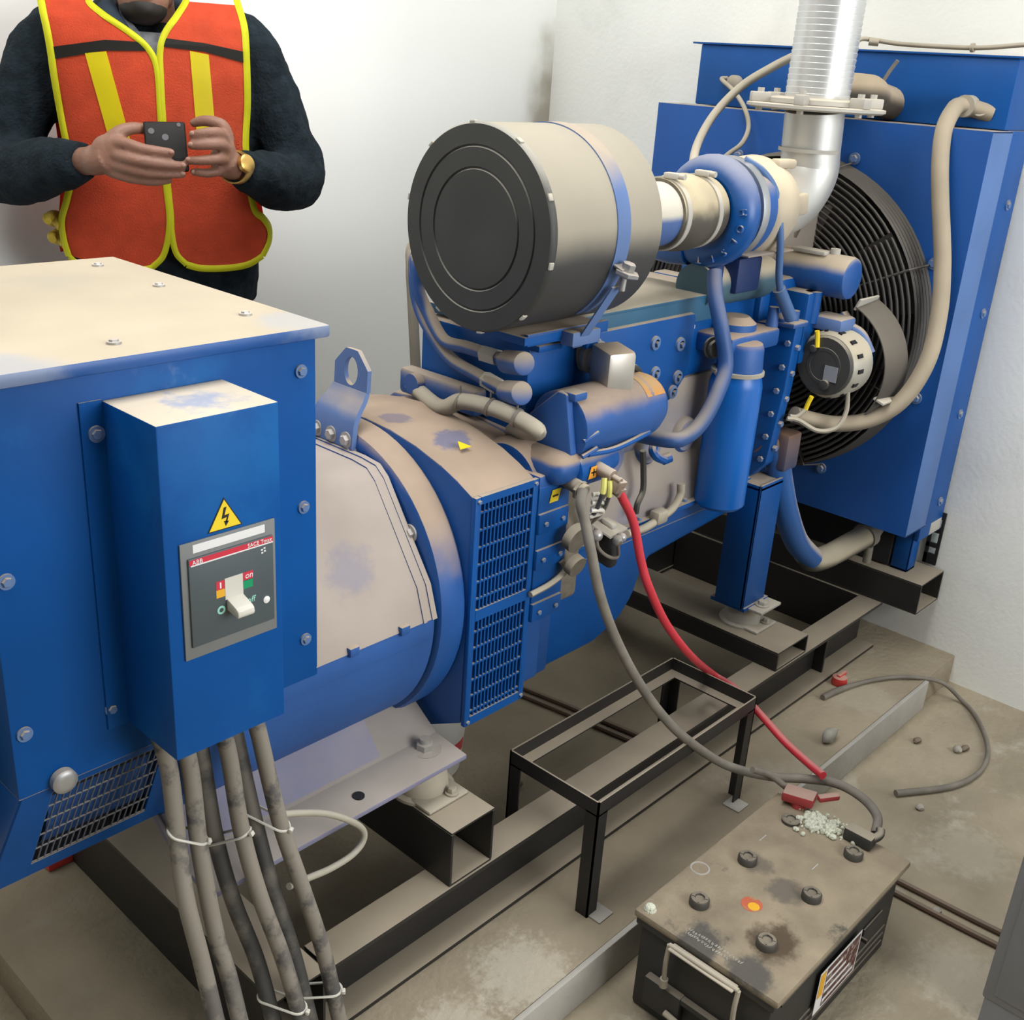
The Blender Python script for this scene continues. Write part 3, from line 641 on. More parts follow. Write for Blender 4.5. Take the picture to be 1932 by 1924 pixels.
# sump
b = B(); b.prism([(1.475, .70), (2.34, .70), (2.34, .615), (1.965, .585), (1.94, .56), (1.915, .50), (1.87, .455), (1.78, .425), (1.475, .425)], 'y', 1.305, 1.68, .014)
b.box(1.475, 2.35, 1.285, 1.70, .690, .704, .003); b.box(1.478, 2.30, 1.302, 1.31, .650, .656, .002)
sm = obj('oil_sump', b, 'blue', en)
for i in range(8):
    b = B(); b.bolt((1.62+i*.09, 1.297, .705), (0, 0, 1), .006, .006, False); obj('sump_bolt', b, 'bolt_blue', sm)
# starter motor
b = B(); b.lathe((1.485, 1.222, 1.024), (1, 0, 0), [(0, .060), (.004, .067), (.215, .067), (.25, .064), (.272, .054), (.286, .035), (.290, .008)], 48)
st = obj('starter_motor', b, mat('starter', BLUE, .45, dust=(.36, .27, .20), lo=.25, hi=.75, film=.03, scale=12), en)
b = B(); b.prism([(1.172, .985), (1.195, 1.095), (1.215, 1.098), (1.30, 1.02), (1.30, .96), (1.22, .94)], 'x', 1.468, 1.486, .004); b.box(1.474, 1.51, 1.178, 1.215, 1.082, 1.098, .004)
obj('starter_flange', b, 'blue_film', st)
b = B()
for k in range(2): b.tube([(1.486, 1.160, 1.012-k*.03), (1.52, 1.154, 1.020-k*.03+.004)], .0045, 8)
obj('flange_rib', b, 'blue_film', st, kind=None)
b = B(); b.lathe((1.480, 1.190, .948), (1, 0, 0), [(0, .030), (.004, .037), (.085, .037), (.10, .030), (.13, .024)], 28); b.box(1.49, 1.62, 1.175, 1.23, .955, 1.0, .012)
b.tube([(1.50, 1.158, .985), (1.58, 1.156, .980), (1.70, 1.168, .985)], .006, 8)
obj('solenoid', b, 'blue', st)
b = B(); b.lathe((1.485, 1.222, 1.024), (1, 0, 0), [(.195, .0676), (.245, .0655), (.262, .0600)], 14, cap=False, a0=-.62, a1=.48, refdir=(0, -.50, .86))
obj('starter_label', b, mat('starter_label', (.55, .25, .055), .6, dust=(.45, .30, .15), lo=.5, hi=1.1, col2=(.40, .28, .15), c2s=30), st, label='dirty orange label')
sticker('plus_sticker', (1.513, 1.1515, .949), .022, .023, 'orange', [(.007, .0016), (.0016, .007)], 'orange sticker with a plus sign')
tp = V3((1.532,1.115,0.941)); 
b = B(); b.rod(tp+Vector((.0, .05, .012)), tp+Vector((0, .004, .004)), .013, .003); b.cyl(tp+Vector((0, .004, .004)), tp+Vector((0, -.014, 0)), .006); b.obox(tp+Vector((.006, -.004, -.012)), (1, .1, -.2), (0, .9, .3), (.2, -.3, .9), .026, .020, .026, .003); b.obox(tp+Vector((.014, -.002, -.026)), (1, .1, -.2), (0, .9, .3), (.3, -.3, .9), .022, .018, .018, .003); obj('positive_terminal', b, mat('terminal_brown', (.22, .16, .12), .6, dust=(.5, .42, .34), lo=.1, hi=.7), st)
b = B(); b.tube([tp+Vector((-.022, .008, .006)), tp+Vector((-.026, .004, -.010)), tp+Vector((-.028, .004, -.022))], .0055, 8); b.tube([tp+Vector((-.008, .006, -.002)), tp+Vector((-.010, .002, -.016)), tp+Vector((-.010, .002, -.032))], .0055, 8); obj('yellow_lug', b, mat('lug_yellow', (.62, .60, .16), .6), st)
b = B(); b.tube([tp+Vector((-.028, .004, -.022)), tp+Vector((-.02, .02, -.06)), tp+Vector((.005, .06, -.115))], .0045, 8); b.tube([tp+Vector((-.010, .002, -.032)), tp+Vector((0, .02, -.07)), tp+Vector((.012, .06, -.115))], .004, 8); obj('starter_wire', b, 'cable_dusty', st)
tn = V3((1.477,1.14,0.922))
b = B(); b.rod(tn+Vector((0, .05, .012)), tn+Vector((0, -.002, 0)), .014, .003); b.lathe(tn+Vector((0, .008, 0)), (0, 1, .2), [(0, .019), (.006, .019)], 6); b.box(1.47, 1.56, 1.20, 1.27, .66, .90, .010); b.cyl(tn+Vector((.012, .03, -.10)), tn+Vector((.012, .012, -.105)), .028); b.cyl(tn+Vector((.02, .03, -.16)), tn+Vector((.02, .014, -.165)), .022); obj('negative_terminal', b, mat('terminal_dusty', (.10, .085, .065), .8, dust=(.42, .36, .27), lo=-.4, hi=.5, scale=30), en)
for k in range(3):
    b = B(); c = tn+Vector((.022, -.002, -.010-k*.016)); b.tube([c, c+Vector((.022, -.008, -.002)), c+Vector((.030, -.002, -.012)), c+Vector((.014, .012, -.020))], .0045, 8); obj('wire_lug', b, 'tie', en)
# relay box below the starter
r0, r1, r2, r3 = V3((1.545,1.175,0.831)), V3((1.657,1.215,0.8)), V3((1.689,1.185,0.778)), V3((1.572,1.14,0.805))
b = B(); quadbox(b, [r0, r1, r2, r3], (0, 0, -1), .004); b.obox((r0+r1+r2+r3)/4+Vector((0, 0, .006)), r3-r0, r1-r0, (0, 0, 1), .030, .030, .012, .005); rl = obj('relay_plate', b, 'flange', en)
cR = (r0+r1+r2+r3)/4
b = B(); b.obox(cR+Vector((.004, .006, -.045)), r3-r0, r1-r0, (0, 0, 1), .050, .055, .078, .012); obj('relay_body', b, 'dark', rl)
b = B(); b.ball((1.53,1.142,0.82), .012); rs1 = obj('relay_stud', b, 'bolt', rl)
b = B(); b.ball((1.596,1.14,0.791), .011); b.ball((1.62,1.148,0.788), .010); obj('relay_stud', b, 'bolt', rl)
b = B(); b.tube([(1.528,1.14,0.819), (1.531,1.138,0.798), (1.554,1.138,0.775), (1.589,1.142,0.755), (1.612,1.146,0.752), (1.6,1.142,0.784)], .0035, 8); obj('ground_wire', b, 'cable_grey', rl)
b = B(); b.tube([(1.706,1.2,0.753), (1.859,1.26,0.704), (1.94,1.278,0.699), (1.99,1.278,0.711), (2.016,1.278,0.738), (2.017,1.28,0.767)], .0095, 10); c = (1.936,1.27,0.708); b.box(c[0]-.02, c[0]+.02, 1.262, 1.29, c[2]-.016, c[2]+.016, .006); obj('sump_pipe', b, 'hose', en)
b = B(); b.tube([(1.674,1.215,1.112), (1.732,1.235,1.093), (1.776,1.25,1.058)], .0065, 8); obj('solenoid_wire', b, 'black_rubber', en)
b = B(); b.tube([(1.857,1.285,0.88), (1.868,1.285,0.829), (1.867,1.28,0.787), (1.845,1.275,0.762), (1.843,1.275,0.74)], .0068, 8); obj('sensor_wire', b, 'black_rubber', en)
b = B(); b.tube([(1.907,1.29,0.887), (1.888,1.28,0.875), (1.892,1.27,0.862), (1.919,1.27,0.849)], .010, 8); b.lathe((1.922,1.275,0.847), (1, -.4, .3), [(0, .012), (.02, .012)], 12); obj('elbow_fitting', b, 'blue', en)
# shut-off solenoid on the manifold
sp = (1.651,1.3,1.123); sq = (1.628,1.215,1.117)
b = B(); d = V3(sq)-V3(sp); b.lathe(sp, d, [(0, .036), (.008, .036), (.010, .028), (.022, .028), (.024, .034), (.032, .034), (.034, .024), (.06, .024)], 32); so = obj('shutoff_solenoid', b, 'flange', en)
b = B(); c = V3(sq); dn = d.normalized(); b.obox(c-dn*.004+Vector((0, 0, -.004)), (.9, -.25, 0), (0, 0, 1), (.25, .9, .12), .066, .084, .066, .010); obj('solenoid_cover', b, mat('cover_metal', (.50, .47, .42), .4, metal=.5, dust=(.40, .31, .22), lo=.5, hi=.9), so)
# oil filter, its head and the front gear case plate
b = B(); b.lathe((2.145, 1.25, .690), (0, 0, 1), [(0, .030), (.003, .052), (.012, .060), (.30, .061), (.315, .058), (.335, .052)], 40); of = obj('oil_filter', b, mat('filter_blue', (0.002, .115, .46), .32, var=.08, film=0), en)
b = B(); b.lathe((2.145, 1.25, 1.018), (0, 0, 1), [(0, .0605), (.008, .0605)], 40); b.box(2.08, 2.21, 1.25, 1.27, 1.017, 1.027, .002); obj('filter_band', b, 'hose', of)
b = B(); b.lathe((2.15, 1.25, 1.026), (0, 0, 1), [(0, .053), (.05, .050), (.062, .045), (.064, .03)], 32); b.box(2.09, 2.30, 1.24, 1.36, 1.06, 1.105, .01); b.lathe((2.19, 1.30, 1.09), (0, 0, 1), [(0, .05), (.03, .048), (.045, .03)], 24); obj('filter_head', b, 'hull', of)
b = B(); b.lathe((2,1.235,1.1), (-.4, -.9, 0), [(0, .024), (.006, .024), (.006, .016), (.012, .016), (.012, .020), (.018, .018)], 20); obj('drain_plug', b, 'black_rubber', of)
b = B(); b.prism([(1.36, 1.095), (1.228, 1.100), (1.232, .95), (1.252, .75), (1.29, .705), (1.36, .70)], 'x', 2.347, 2.385, .004); b.box(2.345, 2.40, 1.33, 1.66, .70, 1.165, .01)
gc = obj('gear_case', b, 'blue', en)
for i in range(6):
    t = i/5; y1 = 1.238+(1.262-1.238)*t; z1 = 1.06-(1.06-.76)*t
    b = B(); b.bolt((2.346, y1+.004, z1), (-1, 0, 0), .008, .006, False); obj('case_bolt', b, 'bolt_blue', gc)
for i in range(5):
    b = B(); b.bolt((2.366, 1.2305+.004*i, 1.05-.065*i), (0, -1, 0), .008, .010, False); obj('case_bolt', b, 'bolt_blue', gc)
b = B(); b.box(2.33, 2.40, 1.225, 1.30, 1.098, 1.112, .004); b.ball((2.35, 1.262, 1.115), .022, .022, .016); b.cyl((2.37, 1.25, 1.11), (2.37, 1.25, 1.135), .012); b.cyl((2.29, 1.262, 1.10), (2.29, 1.262, 1.15), .015, .011); obj('case_top_fitting', b, 'blue_dusty', gc)
# front mounting leg
b = B(); b.box(2.305, 2.313, 1.230, 1.315, .362, .705, .002); b.box(2.305, 2.415, 1.230, 1.238, .362, .705, .002); b.box(2.31, 2.43, 1.225, 1.33, .3525, .364, .002); b.box(2.305, 2.42, 1.23, 1.40, .69, .70, .002)
lg = obj('mounting_leg', b, 'blue', en)
b = B(); b.box(2.33, 2.43, 1.185, 1.24, .3525, .3605, .002); b.bolt((2.375, 1.21, .361), (0, 0, 1), .013, .012); b.bolt((2.34, 1.245, .395), (0, -1, 0), .011, .01); obj('leg_bolt', b, 'flange', lg)
b = B(); b.box(2.32, 2.42, 1.66, 1.73, .3525, .705, .004); obj('mounting_leg', b, 'blue', en)
# thermostat housing, coolant block
b = B(); b.lathe((2.485, 1.172, 1.212), (0, 1, 0), [(0, .040), (.004, .048), (.012, .051), (.23, .051)], 36); th = obj('thermostat_housing', b, mat('thermo', BLUE, .4, dust=(.50, .41, .29), lo=.15, hi=.6, film=.03), en)
b = B(); b.box(2.45, 2.49, 1.24, 1.33, 1.258, 1.268, .003); b.cyl((2.485, 1.23, 1.255), (2.485, 1.23, 1.275), .012); obj('thermostat_bolt', b, 'flange', th)
b = B(); b.box(2.385, 2.50, 1.30, 1.60, .80, 1.20, .012); b.box(2.40, 2.47, 1.235, 1.32, 1.0, 1.175, .008); b.cyl((2.44, 1.245, 1.175), (2.44, 1.245, 1.10), .02); obj('coolant_block', b, 'blue', en)
b = B(); b.lathe((2.12, 1.345, 1.205), (1, 0, 0), [(-.05, .05), (.22, .052), (.245, .045), (.255, .03)], 32); obj('exhaust_manifold', b, mat('manifold', (.05, .11, .15), .6, dust=(.50, .42, .30), lo=.0, hi=.6), en)
b = B(); b.tube([(2.36, 1.30, .80), (2.44, 1.27, .775), (2.47, 1.255, .78)], .035, 16); b.box(2.40, 2.47, 1.225, 1.29, .72, .82, .01); obj('water_pump', b, mat('rusty_pump', (.05, .06, .12), .7, dust=(.25, .15, .09), lo=-.3, hi=.5), en)
# charging alternator and its belt guard
b = B(); b.lathe((2.425, 1.178, 1.008), (1, 0, 0), [(0, .050), (.004, .074), (.018, .083), (.085, .083), (.092, .075), (.10, .075), (.105, .064)], 40); ca = obj('charging_alternator', b, 'alt_case', en)
b = B(); b.lathe((2.418, 1.178, 1.008), (1, 0, 0), [(0, .02), (.001, .069), (.0075, .073)], 32); b.lathe((2.4185, 1.178, 1.008), (-1, 0, 0), [(0, .045), (.001, .044), (.001, .036), (0, .035)], 28, cap=False); b.rod((2.408, 1.165, .965), (2.42, 1.165, .965), .012, .002); b.rod((2.408, 1.21, 1.045), (2.42, 1.21, 1.045), .009, .002); obj('rear_cover', b, 'black_rubber', ca)
b = B(); b.box(2.4145, 2.4175, 1.138, 1.172, .975, 1.012); obj('rating_plate', b, 'cabinet', ca)
b = B()
for a in range(14):
    an = 2*pi*a/14; c = Vector((2.45, 1.178+cos(an)*.0815, 1.008+sin(an)*.0815)); b.obox(c, (1, 0, 0), (0, -sin(an), cos(an)), (0, cos(an), sin(an)), .022, .010, .006)
obj('cooling_slot', b, 'dark', ca, kind='stuff')
b = B(); b.lathe((2.53, 1.178, 1.008), (1, 0, 0), [(0, .055), (.01, .06), (.016, .05), (.024, .06), (.03, .05), (.04, .058)], 32); obj('pulley', b, 'blue', ca)
b = B(); b.tube([(2.41, 1.205, 1.09), (2.415, 1.203, 1.07), (2.415, 1.20, 1.05)], .006, 8); b.tube([(2.41, 1.19, .93), (2.41, 1.196, .912), (2.41, 1.20, .895)], .006, 8); obj('yellow_connector', b, 'yellow', ca)
b = B(); b.tube([(2.46, 1.125, .96), (2.46, 1.118, .90), (2.44, 1.128, .86), (2.41, 1.16, .85), (2.38, 1.20, .872), (2.36, 1.22, .875)], .006, 8); b.tube([(2.41, 1.20, .895), (2.39, 1.21, .878), (2.37, 1.22, .88)], .005, 8); obj('charging_wire', b, 'hose', ca)
b = B(); b.obox((2.52, 1.165, 1.088), (1, 0, 0), (0, .7, .7), (0, -.7, .7), .03, .10, .012, .003); b.tube([(2.50, 1.20, 1.10), (2.515, 1.145, 1.085), (2.52, 1.11, 1.04)], .011, 10); b.box(2.44, 2.52, 1.16, 1.25, 1.085, 1.12, .01); obj('tension_bracket', b, 'side_blue', ca)
b = B()
for r in (.170, .1675):
    b.lathe((2.52, 1.235, .985), (1, 0, 0), [(0, r), (.10, r+.012)], 36, cap=False, a0=-.65, a1=1.15, refdir=(0, -.86, .5))
b.lathe((2.52, 1.235, .985), (1, 0, 0), [(.0, .1675), (0, .170)], 36, cap=False, a0=-.65, a1=1.15, refdir=(0, -.86, .5))
bg = obj('belt_guard', b, 'guard_sheet', en)
e1 = Vector((0, -.86, .5)).normalized(); e2 = Vector((1, 0, 0)).cross(e1)
for a in (-.65, .86):
    b = B(); p = Vector((2.57, 1.235, .985))+(e1*cos(a)+e2*sin(a))*.176; b.obox(p, (1, 0, 0), (e1*cos(a)+e2*sin(a)), Vector((1, 0, 0)).cross(e1*cos(a)+e2*sin(a)), .10, .03, .006, .001); obj('guard_lip', b, 'flange', bg)
b = B(); b.lathe((2.535, 1.42, 1.02), (1, 0, 0), [(0, .12), (.04, .125), (.045, .11), (.055, .12)], 40); b.cyl((2.44, 1.42, 1.02), (2.68, 1.42, 1.02), .035); obj('fan_pulley', b, 'dark_blue', en)
# air cleaner on top
AY, AZ = 1.338, 1.371
b = B(); b.lathe((1.362, AY, AZ), (1, 0, 0), [(.004, .165), (.004, .172), (.012, .1745), (.30, .1735), (.306, .170), (.312, .155), (.325, .10), (.335, .070), (.34, .055)], 96); ac = obj('air_cleaner', b, 'filter', en, label='black dusty air cleaner drum')
b = B(); pr = [(.012, .1752), (.002, .1752), (-.002, .172), (-.003, .140), (.000, .1385), (.000, .1365), (-.003, .135), (-.003, .104), (.000, .1025), (.000, .1005), (-.003, .099), (-.002, .03), (0, .012), (0, .0)]
b.lathe((1.362, AY, AZ), (1, 0, 0), pr, 96, cap=False); ec = obj('end_cap', b, 'filter_end', ac)
for k in range(10):
    a = 2*pi*k/10+.2; b = B(); p = Vector((1.366, AY+cos(a)*.1755, AZ+sin(a)*.1755)); b.obox(p, (1, 0, 0), (0, -sin(a), cos(a)), (0, cos(a), sin(a)), .010, .012, .004, .001); obj('cap_clip', b, 'flange', ec)
b = B(); b.lathe((1.532, AY, AZ), (1, 0, 0), [(0, .1738), (0, .1762), (.036, .1762), (.036, .1738)], 64, cap=False, a0=-2.3, a1=2.75, refdir=(0, .2, 1)); sb_ = obj('clamp_strap', b, 'side_blue', ac)
b = B(); b.obox((1.552, 1.162, 1.322), (1, 0, 0), (0, .94, .33), (0, -.33, .94), .036, .03, .003); b.lathe((1.552, 1.152, 1.309), (.1, -.25, 1), [(-.004, .016), (0, .024), (.006, .024), (.007, .012), (.008, .0125), (.020, .0125), (.022, .009)], 6); b.cyl((1.552, 1.158, 1.28), (1.552, 1.155, 1.309), .006); obj('strap_bolt', b, 'steel', ac)
b = B(); b.plate((1.55,1.169,1.286), (.05, 1, -1.55), (1, 0, 0), [(0, -.013), (.15, -.013), (.15, .013), (0, .013)], .003); b.box(1.52, 1.60, 1.232, 1.262, 1.166, 1.192, .002); obj('strap_leg', b, 'side_blue', ac)
b = B(); b.plate((1.5,1.276,1.532), (.9, -.2, -.1), (.2, -.8, -.5), [(0, 0), (.05, .004), (.062, .03), (.01, .022)], .001); obj('torn_sticker', b, 'white', ac, label='torn white sticker')
b = B(); b.lathe((1.70, AY, AZ), (1, 0, 0), [(0, .0645), (.215, .0645)], 48); ap = obj('intake_pipe', b, mat('pipe_blue', BLUE, .4, dust=(.60, .56, .46), lo=-.12, hi=.15, film=.1, rag=.1), en)
b = B(); b.lathe((1.888, AY, AZ), (1, 0, 0), [(0, .066), (0, .071), (.035, .0725), (.048, .078), (.090, .079), (.100, .074), (.15, .0735), (.16, .072), (.16, .06)], 48); rh = obj('rubber_coupling', b, mat('coupling', (.05, .045, .04), .65, dust=(.50, .425, .285), lo=-.12, hi=.40, film=.06, scale=14), en)
for x, r in ((1.893, .0715), (2.003, .0740)):
    b = B(); b.lathe((x, AY, AZ), (1, 0, 0), [(0, r), (0, r+.003), (.014, r+.003), (.014, r)], 48, cap=False); b.obox((x+.007, AY-.02, AZ+r+.006), (1, 0, 0), (0, 1, 0), (0, 0, 1), .02, .035, .012, .003); b.cyl((x+.007, AY-.05, AZ+r+.006), (x+.007, AY-.03, AZ+r+.006), .006); obj('hose_clamp', b, 'flange', rh)
# turbocharger
vb = mat('volute', BLUE, .35, dust=(.50, .46, .40), lo=.0, hi=.9, amt=.5, film=.0, scale=4)
b = B()
pts = []; rr = []
for k in range(33):
    a = 2*pi*k/32; pts.append((2.085, AY+.086*cos(a), AZ-.004+.086*sin(a)))
b.tube(pts[:-1], .034, 18, closed=True, spline=False)
b.lathe((2.06, AY, AZ), (1, 0, 0), [(0, .070), (.02, .085), (.05, .092), (.062, .09)], 48)
b.tube([(2.085, AY+.04, AZ-.088), (2.085, AY+.10, AZ-.092), (2.085, AY+.17, AZ-.085)], .038, 18)
tu = obj('turbocharger', b, vb, en)
b = B(); b.lathe((2.125, AY, AZ), (1, 0, 0), [(0, .108), (.012, .112), (.020, .112), (.024, .104), (.03, .10)], 64); obj('compressor_band', b, mat('band_metal', (.42, .44, .47), .3, metal=.8), tu)
b = B(); b.lathe((2.152, AY, AZ), (1, 0, 0), [(0, .098), (.02, .105), (.035, .105), (.05, .098)], 48); obj('bearing_housing', b, 'blue_film', tu)
b = B(); b.lathe((2.195, AY, AZ), (1, 0, 0), [(0, .100), (.01, .109), (.05, .112), (.085, .105), (.12, .09), (.15, .074)], 56); b.obox((2.30, AY-.085, AZ+.01), (1, -.4, .2), (.3, 1, 0), (-.2, 0, 1), .06, .02, .05, .008); b.obox((2.27, AY-.055, AZ+.098), (1, -.2, 0), (.2, 1, 0), (0, 0, 1), .06, .03, .02, .006); tb_ = obj('turbine_housing', b, mat('turbine', (.42, .36, .28), .7, dust=(.62, .53, .38), lo=-.3, hi=.6, scale=9), tu)
for k, ch in enumerate('HOLSET'):
    a = radians(8-k*19); r = .112
    c = Vector((2.0655, AY-cos(a)*.094, AZ-.004+sin(a)*.094)); tx = Vector((0, sin(a), cos(a)))*-1; ra = Vector((0, -cos(a), sin(a)))
    text('raised_lettering', ch, c-tx*.006+Vector((-.0125, 0, 0)), tx, ra, .022, 'blue_film', tu, .003)
b = B(); b.tube([(2.14,1.304,1.478), (2.17,1.272,1.454), (2.2,1.249,1.406), (2.22,1.235,1.315), (2.25,1.238,1.218), (2.29,1.232,1.148), (2.3,1.224,1.13)], .0085, 10); b.cyl((2.26,1.241,1.199), (2.31,1.226,1.128), .015); obj('oil_feed_pipe', b, mat('feed_pipe', (.01, .09, .28), .45, dust=(.4, .4, .4), lo=.4, hi=1, film=.12), tu)
b = B(); b.tube([(2.02,1.267,1.255), (2,1.244,1.207), (1.99,1.211,1.141), (1.99,1.19,1.07), (1.95,1.178,1.016), (1.9,1.173,0.968), (1.85,1.176,0.944), (1.8,1.194,0.942), (1.775, 1.345, .935)], .0165, 14); obj('oil_drain_hose', b, mat('drain_hose', (.006, .06, .22), .5, dust=(.30, .26, .22), lo=.2, hi=1.0, film=.04), tu)
b = B(); b.tube([(2.22, AY, AZ), (2.345, AY-.004, AZ-.008), (2.42, AY-.010, AZ+.012), (2.464, AY-.014, AZ+.066), (2.462, 1.325, 1.49), (2.452, 1.325, 1.578)], [.069, .069, .0685, .0685, .0685, .0685], 32); eb = obj('exhaust_elbow', b, 'alu', en, label='silver exhaust elbow')
b = B(); b.lathe((2.452, 1.325, 1.488), (0, 0, 1), [(0, .0685), (0, .0705), (.008, .0705), (.008, .0685)], 40, cap=False); obj('elbow_band', b, 'flange', eb)
b = B(); b.plate((2.105,1.24,1.281), (1, .02, 0), (0, 1, 0), [(0, 0), (.20, 0), (.215, .13), (.0, .14)], .003); quadbox(b, [(2.358,1.37,1.239), (2.615,1.37,1.218), (2.714,1.37,1.353), (2.54,1.37,1.346)], (0, 1, 0), .003); obj('heat_deflector', b, mat('deflector', (.30, .26, .22), .55, metal=.3, dust=(.47, .39, .32), lo=.0, hi=.6), tu)
b = B(); b.box(2.14, 2.24, 1.28, 1.40, 1.19, 1.27, .008); b.cyl((2.10, 1.32, 1.17), (2.10, 1.32, 1.29), .022); obj('turbo_foot', b, 'dark_blue', tu)
# pipes and looms at the back of the engine
def cpipe(name, pts, r, m, par, lab=None):
    b = B(); b.tube(pts, r, 12); return obj(name, b, m, par, 60, label=lab)
fp = cpipe('fuel_pipe', [(1.56, 1.58, 1.19), (1.54, 1.66, 1.235), (1.46,1.584,1.302), (1.44,1.57,1.277), (1.44,1.563,1.222), (1.45,1.543,1.178), (1.45,1.496,1.134), (1.45,1.434,1.133), (1.45,1.378,1.132), (1.45,1.329,1.13)], .0125, 'blue_dusty', en)
fq = cpipe('fuel_pipe', [(1.60, 1.58, 1.19), (1.58, 1.67, 1.225), (1.48,1.611,1.283), (1.46,1.597,1.251), (1.46,1.585,1.19), (1.46,1.546,1.14), (1.46,1.486,1.098), (1.45,1.395,1.085), (1.44,1.316,1.077)], .0125, 'blue_dusty', en)
for a, c, par in (((1.45,1.389,1.131), (1.45,1.35,1.131), fp), ((1.45,1.381,1.083), (1.45,1.343,1.076), fq)):
    b = B(); b.cyl(a, c, .0165, seg=6); obj('pipe_nut', b, 'flange', par)
for a, c, par in (((1.445,1.325,1.13), (1.42,1.257,1.145), fp), ((1.435,1.311,1.077), (1.41,1.249,1.094), fq)):
    b = B(); b.rod(a, c, .022, .004); obj('pipe_fitting', b, 'blue_dusty', par)
b = B(); b.tube([(1.47, 1.62, 1.02), (1.4,1.451,1.019), (1.4,1.392,1.045), (1.405,1.321,1.051), (1.41,1.258,1.046), (1.42,1.214,1.029), (1.46, 1.305, 1.0), (1.50, 1.345, .97)], .016, 12)
lm = obj('wiring_loom', b, 'hose', en)
for p in ((1.4,1.395,1.044), (1.405,1.321,1.051), (1.41,1.258,1.046)):
    b = B(); b.lathe(p, (.2, -.9, -.3), [(-.003, .0165), (-.003, .0185), (.003, .0185), (.003, .0165)], 16, cap=False); b.cyl((p[0], p[1], p[2]+.016), (p[0]-.004, p[1]-.004, p[2]+.032), .002); obj('loom_tie', b, 'cable_grey', lm)
b = B(); b.box(1.445, 1.482, 1.40, 1.62, 1.00, 1.055, .010); b.cyl((1.425, 1.56, 1.035), (1.445, 1.56, 1.035), .02); obj('rear_housing', b, 'blue_dusty', en)
cc = (1.53,1.585,1.05); b = B(); b.box(1.50, 1.56, 1.594, cc[1]+.02, cc[2]-.03, cc[2]+.035, .006); b.cyl((1.52, cc[1], cc[2]-.05), (1.52, cc[1], cc[2]-.02), .010); obj('sensor_block', b, 'black_rubber', en)
cpipe('breather_hose', [(1.80, 1.58, 1.185), (1.79, 1.68, 1.25), (1.74, 1.80, 1.28), (1.698,1.86,1.246), (1.69,1.86,1.193), (1.696,1.86,1.126), (1.706,1.86,1.025), (1.721,1.86,0.867), (1.72, 1.84, .62), (1.75, 1.80, .50)], .0125, 'hose', en)

# ---------------------------------------------------------------- radiator with shroud, fan and guard
ra = thing('radiator', 'tall blue radiator with round fan guard, standing on the far cross tube by the wall', 'radiator', (2.95, 1.49, .338))
XF, YR0, YR1, ZR0, ZR1 = 2.735, 1.012, 1.975, .522, 1.559
FY, FZ, FR = 1.485, 1.042, .425
b = B()
n = 72; t = bmesh.new(); A = []; I = []
# front sheet with its round hole
hy0, hy1, hz0, hz1 = YR0-FY, YR1-FY, ZR0-FZ, ZR1-FZ
angs = sorted([2*pi*k/n for k in range(n)]+[math.atan2(z, y) % (2*pi) for y in (hy0, hy1) for z in (hz0, hz1)])
for a in angs:
    c, s_ = cos(a), sin(a); f = min((hy1/c if c > 1e-9 else hy0/c if c < -1e-9 else 1e9), (hz1/s_ if s_ > 1e-9 else hz0/s_ if s_ < -1e-9 else 1e9))
    A.append(t.verts.new((XF, FY+c*f, FZ+s_*f))); I.append(t.verts.new((XF, FY+c*FR, FZ+s_*FR)))
for k in range(len(angs)):
    j = (k+1) % len(angs); t.faces.new((A[k], A[j], I[j], I[k]))
b.add(t)
b.box(XF+.0005, 2.862, YR1-.003, YR1, ZR0, ZR1)
b.box(XF+.0005, 2.868, YR0, YR1, ZR1-.003, ZR1); b.box(XF+.0005, 2.868, YR0, YR1, ZR0, ZR0+.003)
sh = obj('fan_shroud', b, mat('shroud_blue', (0.0035, .085, .36), .42, dust=DUST, lo=.5, hi=.8, film=.012, scale=3), ra)
b = B(); b.box(XF+.0004, 2.862, YR0, YR0+.003, ZR0, ZR1, .001); obj('shroud_side_lit', b, mat('shroud_side_lit', (.02, .13, .40), .55, dust=DUST, lo=.5, hi=.8, film=.13), sh)  # side face in paler blue: the brighter light on it is painted in
b = B(); b.box(2.930, 3.028, 1.118, 1.90, .342, .488, .004); obj('bottom_pan', b, 'dark', ra)
b = B(); b.box(2.866, 3.030, 1.046, 1.945, .49, 1.558, .002); b.box(2.885, 3.036, 1.030, 1.0455, .46, 1.56, .002); 
obj('side_frame', b, 'blue', ra)
b = B(); b.box(2.80, 2.853, 1.05, 1.92, .56, 1.52); obj('radiator_core', b, 'dark', ra)
b = B(); b.box(2.858, 3.034, 1.032, 1.935, 1.5605, 1.722, .004); b.box(2.850, 3.038, 1.02, 1.960, 1.722, 1.727, .001); ut = obj('upper_tank', b, 'blue', ra)
b = B(); b.tube([(2.87, 1.335, 1.600), (2.80, 1.345, 1.612), (2.74, 1.35, 1.628), (2.68,1.431,1.617), (2.63,1.419,1.542), (2.59,1.407,1.461), (2.56,1.397,1.368), (2.52, 1.42, 1.22)], .040, 18); uh = obj('upper_hose', b, mat('upper_hose', (.03, .028, .026), .7, dust=(.50, .40, .28), lo=-.3, hi=.45, film=.1), ra)
b = B(); b.tube([(2.8,1.335,1.657), (2.8,1.323,1.68), (2.8,1.308,1.703)], .005, 8); obj('bleed_tap', b, 'cable_grey', uh)
for y, nm in ((1.062, 'leg'), (1.865, 'leg')):
    b = B(); b.box(2.935, 2.940, y, y+.05, .3385, .50, .001); b.box(2.935, 2.99, y, y+.004, .3385, .50, .001); b.box(2.935, 2.99, y-.0, y+.05, .3385, .3455, .001); obj(nm, b, 'blue', ra)
